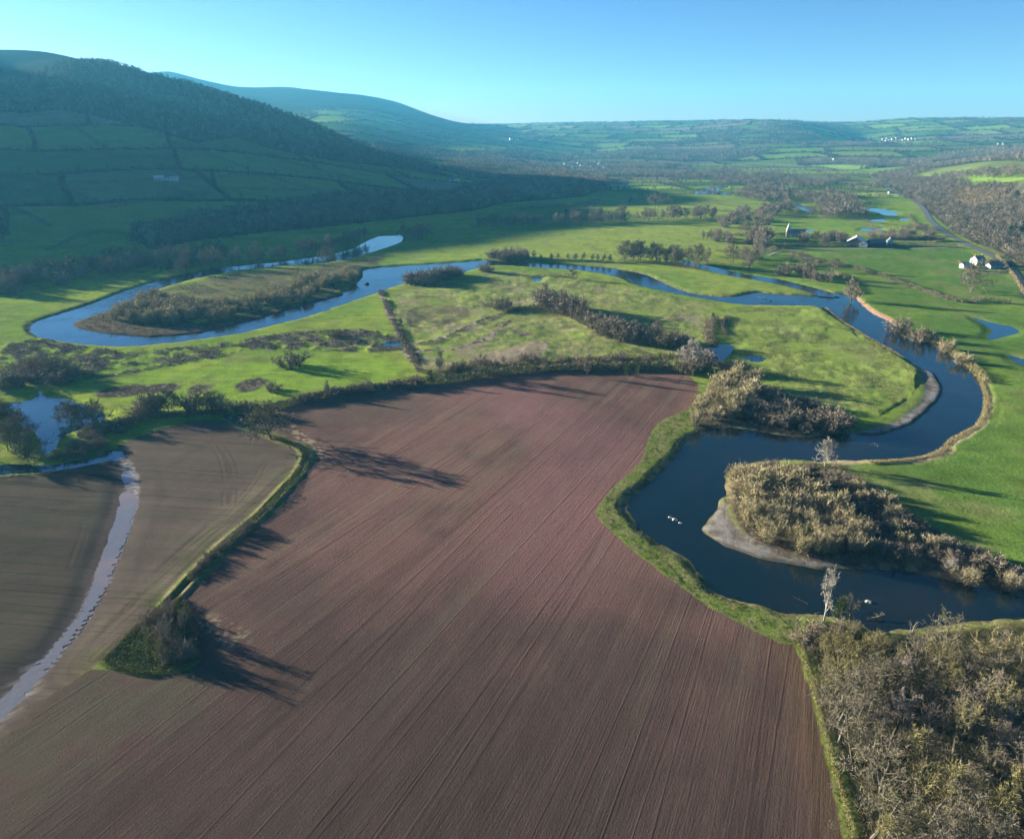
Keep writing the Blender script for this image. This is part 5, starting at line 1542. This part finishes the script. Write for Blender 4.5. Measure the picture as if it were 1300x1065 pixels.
def gable(L, W_, hw, hr, eave=.35, thick=.25):
    """walls with gable ends (closed), and a roof of two slabs"""
    a, b = L / 2, W_ / 2
    V = [(-a, -b, -2), (a, -b, -2), (a, b, -2), (-a, b, -2), (-a, -b, hw), (a, -b, hw), (a, b, hw), (-a, b, hw), (-a, 0, hw + hr), (a, 0, hw + hr)]
    Fq = [(0, 3, 2, 1), (0, 1, 5, 4), (2, 3, 7, 6), (1, 2, 6, 9, 5), (3, 0, 4, 8, 7), (4, 5, 9, 8), (6, 7, 8, 9)]
    e = eave; k = hr / b; a2 = a + e * .7
    R = []
    for z in (.02, .02 + thick):
        R += [(-a2, -b - e, hw - e * k + z), (a2, -b - e, hw - e * k + z), (a2, 0, hw + hr + z), (-a2, 0, hw + hr + z), (a2, b + e, hw - e * k + z), (-a2, b + e, hw - e * k + z)]
    RF = [(6, 7, 8, 9), (9, 8, 10, 11), (3, 2, 1, 0), (5, 4, 2, 3), (0, 1, 7, 6), (1, 2, 8, 7), (2, 4, 10, 8), (4, 5, 11, 10), (5, 3, 9, 11), (3, 0, 6, 9)]
    return (V, Fq), (R, RF)


def house(name, label, cat, px, py, L, W_, hw, hr, yaw, wall_m, roof_m, nwin=4, chimneys=1, door=True, group=None, two=True, chim_m=None):
    x, y, z = land_at(px, py)
    root = new_obj(name, None); root.location = (x, y, z); root.rotation_euler = (0, 0, math.radians(yaw))
    root['label'] = label; root['category'] = cat
    if group:
        root['group'] = group
    (wv, wf), (rv, rf) = gable(L, W_, hw, hr)
    part('wall', wv, wf, wall_m, root)
    ro = part('roof', rv, rf, roof_m, root)
    for c in range(chimneys):
        cx_ = (-1) ** c * (L / 2 - .7)
        part('chimney', *boxes([(cx_ - .45, -.4, hw + hr - .6, cx_ + .45, .4, hw + hr + 1.3), (cx_ - .25, -.25, hw + hr + 1.3, cx_ - .02, .25, hw + hr + 1.6)]), chim_m or M_BRICK, ro)
    for side in (-1, 1):
        for f_ in ((.28, .68) if two else (.42,)):
            for i in range(nwin):
                wx = (-.5 + (i + .5) / nwin) * L * .9
                if door and side == -1 and f_ == .28 and i == nwin // 2:
                    continue
                yb = side * W_ / 2
                fr = part('window', *boxes([(wx - .55, min(yb, yb + side * .06), hw * f_ - .55, wx + .55, max(yb, yb + side * .06), hw * f_ + .6)]), M_WHITE if wall_m is not M_WHITE else M_STONE, root)
                part('pane', *boxes([(wx - .42, min(yb + side * .03, yb + side * .09), hw * f_ - .42, wx + .42, max(yb + side * .03, yb + side * .09), hw * f_ + .46)]), M_GLASS, fr)
    if door:
        wx = (-.5 + (nwin // 2 + .5) / nwin) * L * .9
        part('door', *boxes([(wx - .5, -W_ / 2 - .07, .0, wx + .5, -W_ / 2, 2.1)]), M_DOOR, root)
    return root


house('cottage', 'white roadside cottage with grey roof in a dark garden', 'house', 1240, 336, 11, 7, 5.2, 3, 22, M_WHITE, M_SLATE, 3, 2)
house('outbuilding', 'low pale outbuilding at the left end of the cottage garden', 'shed', 1226, 340, 10, 5, 2.6, 1.6, 12, M_WHITE, M_TIN, 2, 0, two=False)
house('outbuilding', 'dark shed between the white cottage and the road', 'shed', 1262, 341, 14, 6, 3, 2, 12, M_STONE, M_SLATE, 3, 0, two=False)
house('outbuilding', 'small grey shed beside the road right of the cottage', 'shed', 1278, 337, 8, 5, 2.8, 1.8, 8, M_STONE, M_SLATE, 2, 0, two=False)
house('barn', 'big grey roofed barn beside the lane', 'barn', 1086, 312, 20, 17, 5, 5.0, 62, M_DARK, M_TIN, 3, 0, True, two=False)
house('lean_to', 'pale roofed lean to on the right of the big barn', 'barn', 1096, 313, 18, 8, 3, 2, 62, M_STONE, M_TIN, 2, 0, False, two=False)
house('cottage', 'white gabled lane house right of the big barn', 'house', 1129, 311, 8, 6, 4.2, 3.4, 70, M_WHITE, M_SLATE, 2, 1)
house('barn', 'low dark barn beside the lane, left of the white gabled house', 'barn', 1112, 312, 18, 9, 3.4, 3, 4, M_DARK, M_SLATE, 3, 0, two=False)
house('farmhouse', 'white farmhouse on the shaded hillside', 'house', 219, 229, 17, 8, 6, 3.2, 12, M_WHITE, M_SLATE, 4, 2)
house('farmhouse', 'smaller white wing at the left of the shaded hillside farm', 'house', 213, 229, 9, 7, 4, 2.6, 12, M_WHITE, M_SLATE, 2, 0)
house('barn', 'grey barn left of the white farm on the shaded hillside', 'barn', 202, 229, 14, 10, 4, 3, 30, M_STONE, M_TIN, 3, 0, two=False)
house('farmhouse', 'pale farm in the shade at the edge of the foothill wood', 'house', 572, 231, 16, 8, 5.5, 3, 8, M_WHITE, M_SLATE, 4, 1)
house('barn', 'low pale barn right of the shaded wood edge farm', 'barn', 580, 231, 14, 9, 3.5, 2.5, 8, M_STONE, M_TIN, 3, 0, two=False)
house('villa', 'white gabled house shining at the right end of the far village', 'house', 880, 219, 16, 12, 8, 6, 70, M_WHITE, M_SLATE, 3, 1)
house('long_house', 'long pale house at the edge of the hill shadow', 'house', 786, 237, 38, 9, 5, 3, 3, M_WHITE, M_SLATE, 7, 2)
house('farmhouse', 'white farmhouse among patchwork fields in the far flat land', 'house', 1060, 205, 18, 12, 7, 5, 12, M_WHITE, M_SLATE, 4, 1)
house('barn', 'dark barn right of the white patchwork farm', 'barn', 1068, 205, 22, 12, 5, 4, 8, M_STONE, M_SLATE, 3, 0, two=False)
house('barn', 'pale barn at the end of the white patchwork farm', 'barn', 1074, 204.5, 16, 10, 5, 3, 8, M_STONE, M_TIN, 3, 0, two=False)
house('farmhouse', 'white house on the sunlit shoulder below the mountain', 'house', 649, 178, 20, 12, 7, 5, 30, M_WHITE, M_SLATE, 3, 1)
house('barn', 'grey barn beside the white house on the sunlit shoulder', 'barn', 656, 179, 24, 12, 5, 4, 20, M_STONE, M_TIN, 3, 0, two=False)
house('field_barn', 'small pale barn on the bridge hedge by the road', 'barn', 1131, 246, 12, 6, 2.6, 1.5, 10, M_WHITE, M_TIN, 2, 0, two=False)
vill = [(738, 212), (745, 209), (752, 213), (760, 210), (734, 208), (727, 213), (768, 214), (775, 211), (718, 210), (756, 207)]
VT = ['leftmost', 'second', 'third', 'fourth', 'fifth', 'sixth', 'seventh', 'eighth', 'ninth', 'rightmost']
for i, (px, py) in enumerate(sorted(vill)):
    house('village_house', f'small pale house among the bare trees of the far village, {VT[i]} from the left' if 0 < i < 9 else f'small pale house among the bare trees of the far village, {VT[i]} one', 'house', px, py, 12 + i % 3 * 2, 8, 5.5, 3.5, 20 + 37 * i % 90, M_WHITE if i % 3 else M_STONE, M_SLATE, 3, 1, group='houses of the far village')
town = [(1121, 178), (1126, 177), (1129, 179), (1133, 178), (1138, 177), (1150, 177), (1154, 178), (1158, 177), (1125, 180), (1146, 179), (1162, 178), (1104, 177)]
for i, (px, py) in enumerate(sorted(town)):
    lab = f'tiny white building of the distant town, {ORD[i]}' if i < 11 else 'tiny white building of the distant town, rightmost'
    house('town_house', lab, 'house', px, py, 11 + (i % 4) * 4, 8, 5, 3.5, 15 * i % 60, M_WHITE, M_BRICK if i in (2, 3) else M_SLATE, 4, 0, False, group='buildings of the distant town')
for i, (px, py, lab) in enumerate(((1268, 184, 'far white farm under the right skyline, left of a pair'), (1274, 184, 'far white farm under the right skyline, right of a pair'), (884, 168, 'far pale houses on the skyline fields, left one'), (896, 167, 'far pale houses on the skyline fields, middle one'), (908, 167, 'far pale houses on the skyline fields, right one'), (1241, 161, 'lone white farm high on the far right hill'))):
    house('farmhouse', lab, 'house', px, py, 13, 8, 5, 3.5, 10 + i * 12, M_FARWALL, M_SLATE, 3, 0, False)

# church with its slim white spire
x, y, z = land_at(1000, 301)
ch = new_obj('church', None); ch.location = (x, y, z); ch.rotation_euler = (0, 0, math.radians(-8))
ch['label'] = 'small church with slim white spire and dark nave among trees'; ch['category'] = 'church'
part('tower', *boxes([(-2.2, -2.2, -2, 2.2, 2.2, 9), (-2.45, -2.45, 8.4, 2.45, 2.45, 8.9)]), M_STONE, ch)
part('spire', [(-2.1, -2.1, 9), (2.1, -2.1, 9), (2.1, 2.1, 9), (-2.1, 2.1, 9), (0, 0, 17)], [(0, 1, 4), (1, 2, 4), (2, 3, 4), (3, 0, 4), (3, 2, 1, 0)], M_WHITE, ch)
(wv, wf), (rv, rf) = gable(17, 8, 4.6, 4.6)
part('nave', [(a + 10.9, b, c) for a, b, c in wv], wf, M_STONE, ch)
part('roof', [(a + 10.9, b, c) for a, b, c in rv], rf, M_SLATE, ch)
for i in range(4):
    wx = 5.2 + i * 3.8
    part('window', *boxes([(wx - .45, -4.08, 1.4, wx + .45, -3.98, 3.9)]), M_GLASS, ch)
part('belfry_opening', *boxes([(-.5, -2.28, 5.6, .5, -2.18, 7.6)]), M_DARK, ch)
part('door', *boxes([(-2.28, -.7, 0, -2.18, .7, 2.4)]), M_DOOR, ch)

# ------------------------------------------------------------------ stones and drift in the river
def stone(px, py, s, label, z=None, col=None, name='boulder'):
    x, y, _ = land_at(px, py)
    rs = np.random.RandomState(int(px))
    import bmesh
    bm = bmesh.new(); bmesh.ops.create_icosphere(bm, subdivisions=3, radius=1)
    for v in bm.verts:
        c = np.array(v.co); f_ = 1 + .35 * math.sin(c[0] * 3.1 + px) * math.sin(c[1] * 2.7 + 1) + .18 * math.sin(c[2] * 7 + c[0] * 5) + rs.normal() * .04
        v.co = (c[0] * f_ * s * 1.3, c[1] * f_ * s, c[2] * f_ * s * .6)
    me = bpy.data.meshes.new(name); bm.to_mesh(me); bm.free(); me.materials.append(col or M_PALE)
    for p in me.polygons:
        p.use_smooth = True
    o = new_obj(name, me); o.location = (x, y, WL['river'] + .1 * s); o['label'] = label; o['category'] = 'rock'
    return o


M_PALE = plain('wet_stone', (.30, .285, .255), .5, (2.5, .35), .08)
def flat_at(px, py):
    return flat([(px, py)], -1.0)[0]


_la = land_at
def land_at(px, py):      # stones stand on the river bed: sight line taken to the water surface
    q_ = flat_at(px, py); return q_[0], q_[1], -1.0


stone(857, 660, .7, 'white foam washed boulder in the dark river reach beside the field')
stone(851, 657, .5, 'small pale rock just left of the foam washed boulder')
stone(864, 664, .45, 'small pale rock just right of the foam washed boulder')
stone(1103, 764, .6, 'single pale boulder in the shaded river before the near wood')
stone(1085, 452, .6, 'low rock breaking the riffle in the right river reach')
stone(466, 361, 1.6, 'dark snag of rock in the narrow middle of the left loop', col=M_DARK, name='river_rock')
land_at = _la


def log(px, py, L, yaw, r_, label, mat_=None, lift=.25, tilt=0.0, branches=5):
    x, y, z = land_at(px, py); t_ = Tri(); rs = np.random.RandomState(int(px + py))
    a = math.radians(yaw); d = np.array([math.cos(a) * math.cos(tilt), math.sin(a) * math.cos(tilt), math.sin(tilt)])
    pts, _ = limb(-d * L / 2 + np.array([0, 0, r_]), d, L, rs, .12, 6, .05)
    t_.tube(pts, [r_ * (1 - i / 9) for i in range(7)], 7)
    for i in range(branches):
        p = pts[3 + i % 4]; d2 = unit(d * .8 + rs.normal(size=3) * .7 + np.array([0, 0, .4]))
        lp, ld = limb(p, d2, L * rs.uniform(.15, .35), rs, .4, 4, .1)
        t_.tube(lp, [r_ * .35 * (1 - j / 5) for j in range(5)], 4)
        for k in range(10):
            t_.twig(lp[2 + k % 3], unit(ld + rs.normal(size=3) * .6) * L * .1, .03, rs)
    me = t_.mesh('fallen_log', mat_ or MT['pale']); o = new_obj('fallen_log', me); o.location = (x, y, max(z, -1.0) + lift)
    o['label'] = label; o['category'] = 'log'
    return o


log(1014, 771, 4.0, 150, .12, 'pale fallen pole leaning from the bank into the river', MB, tilt=.1, branches=1)
log(1154, 806, 6, 60, .2, 'pale dead tree fallen at the river edge of the near wood', tilt=.25, branches=9)
log(1040, 790, 4, 110, .2, 'washed up root tangle below the tall thin birch', MB, branches=10)
log(1108, 792, 4, 15, .22, 'pinkish brown drift log stranded before the near wood', MT['willow'], branches=12)
log(972, 386, 9, 175, .3, 'white trunk stranded on the pasture edge by the middle river', branches=4)

# ------------------------------------------------------------------ daylight and air
SUN_AZ, SUN_EL = math.radians(-66), math.radians(10.8)
w = bpy.data.worlds.new('World'); sc.world = w; w.use_nodes = True
nt = w.node_tree
sky = nt.nodes.new('ShaderNodeTexSky'); sky.sky_type = 'NISHITA'; sky.sun_disc = False
sky.sun_elevation = SUN_EL; sky.sun_rotation = SUN_AZ
sky.altitude = 200; sky.air_density = 1.0; sky.dust_density = .25; sky.ozone_density = 4.2
pre = N(nt, 'ShaderNodeVectorMath'); pre.operation = 'SCALE'; pre.inputs['Scale'].default_value = .3
gm = nt.nodes.new('ShaderNodeGamma'); gm.inputs['Gamma'].default_value = 1.35
post = N(nt, 'ShaderNodeVectorMath'); post.operation = 'MULTIPLY'; post.inputs[1].default_value = (2.2, 1.88, 2.2)
link(nt, sky.outputs[0], pre.inputs[0]); link(nt, pre.outputs[0], gm.inputs[0]); link(nt, gm.outputs[0], post.inputs[0])
link(nt, post.outputs[0], nt.nodes['Background'].inputs[0])
nt.nodes['Background'].inputs[1].default_value = .052
sl = bpy.data.lights.new('sun', 'SUN'); sl.energy = 5.0; sl.angle = math.radians(.5); sl.color = (1, .92, .77)
so = bpy.data.objects.new('sun', sl); sc.collection.objects.link(so)
dv = Vector((math.sin(SUN_AZ) * math.cos(SUN_EL), math.cos(SUN_AZ) * math.cos(SUN_EL), math.sin(SUN_EL)))
so.rotation_euler = dv.to_track_quat('Z', 'Y').to_euler(); so.location = dv * 3000

m = bpy.data.materials.new('valley_haze'); m.use_nodes = True
nt = m.node_tree
for q in list(nt.nodes):
    if q.type == 'BSDF_PRINCIPLED':
        nt.nodes.remove(q)
pv = nt.nodes.new('ShaderNodeVolumePrincipled')
pv.inputs['Color'].default_value = (.13, .59, .95, 1)
pv.inputs['Density'].default_value = 6.2e-5
pv.inputs['Anisotropy'].default_value = .15
nt.links.new(pv.outputs[0], nt.nodes['Material Output'].inputs['Volume'])
B = 8850; z0, z1 = float(GZ.min()) - 1.5, max(float(GZ.max()) + 25, H + 40)
co = [(x, y, z) for z in (z0, z1) for y in (-B, B) for x in (-B, B)]
me = make_mesh('haze', np.array(co), np.array([[0, 2, 3, 1], [4, 5, 7, 6], [0, 1, 5, 4], [1, 3, 7, 5], [3, 2, 6, 7], [2, 0, 4, 6]]), m, False)
hzo = new_obj('haze', me); hzo['kind'] = 'stuff'; hzo['label'] = 'thin blue winter haze filling the whole valley'

sc.view_settings.view_transform = 'Standard'; sc.view_settings.look = 'None'
sc.view_settings.gamma = 1; sc.view_settings.use_curve_mapping = False
sc.view_settings.exposure = 2.5
sc.cycles.max_bounces = 6; sc.cycles.diffuse_bounces = 2; sc.cycles.glossy_bounces = 2; sc.cycles.transmission_bounces = 2; sc.cycles.transparent_max_bounces = 8; sc.cycles.volume_bounces = 0
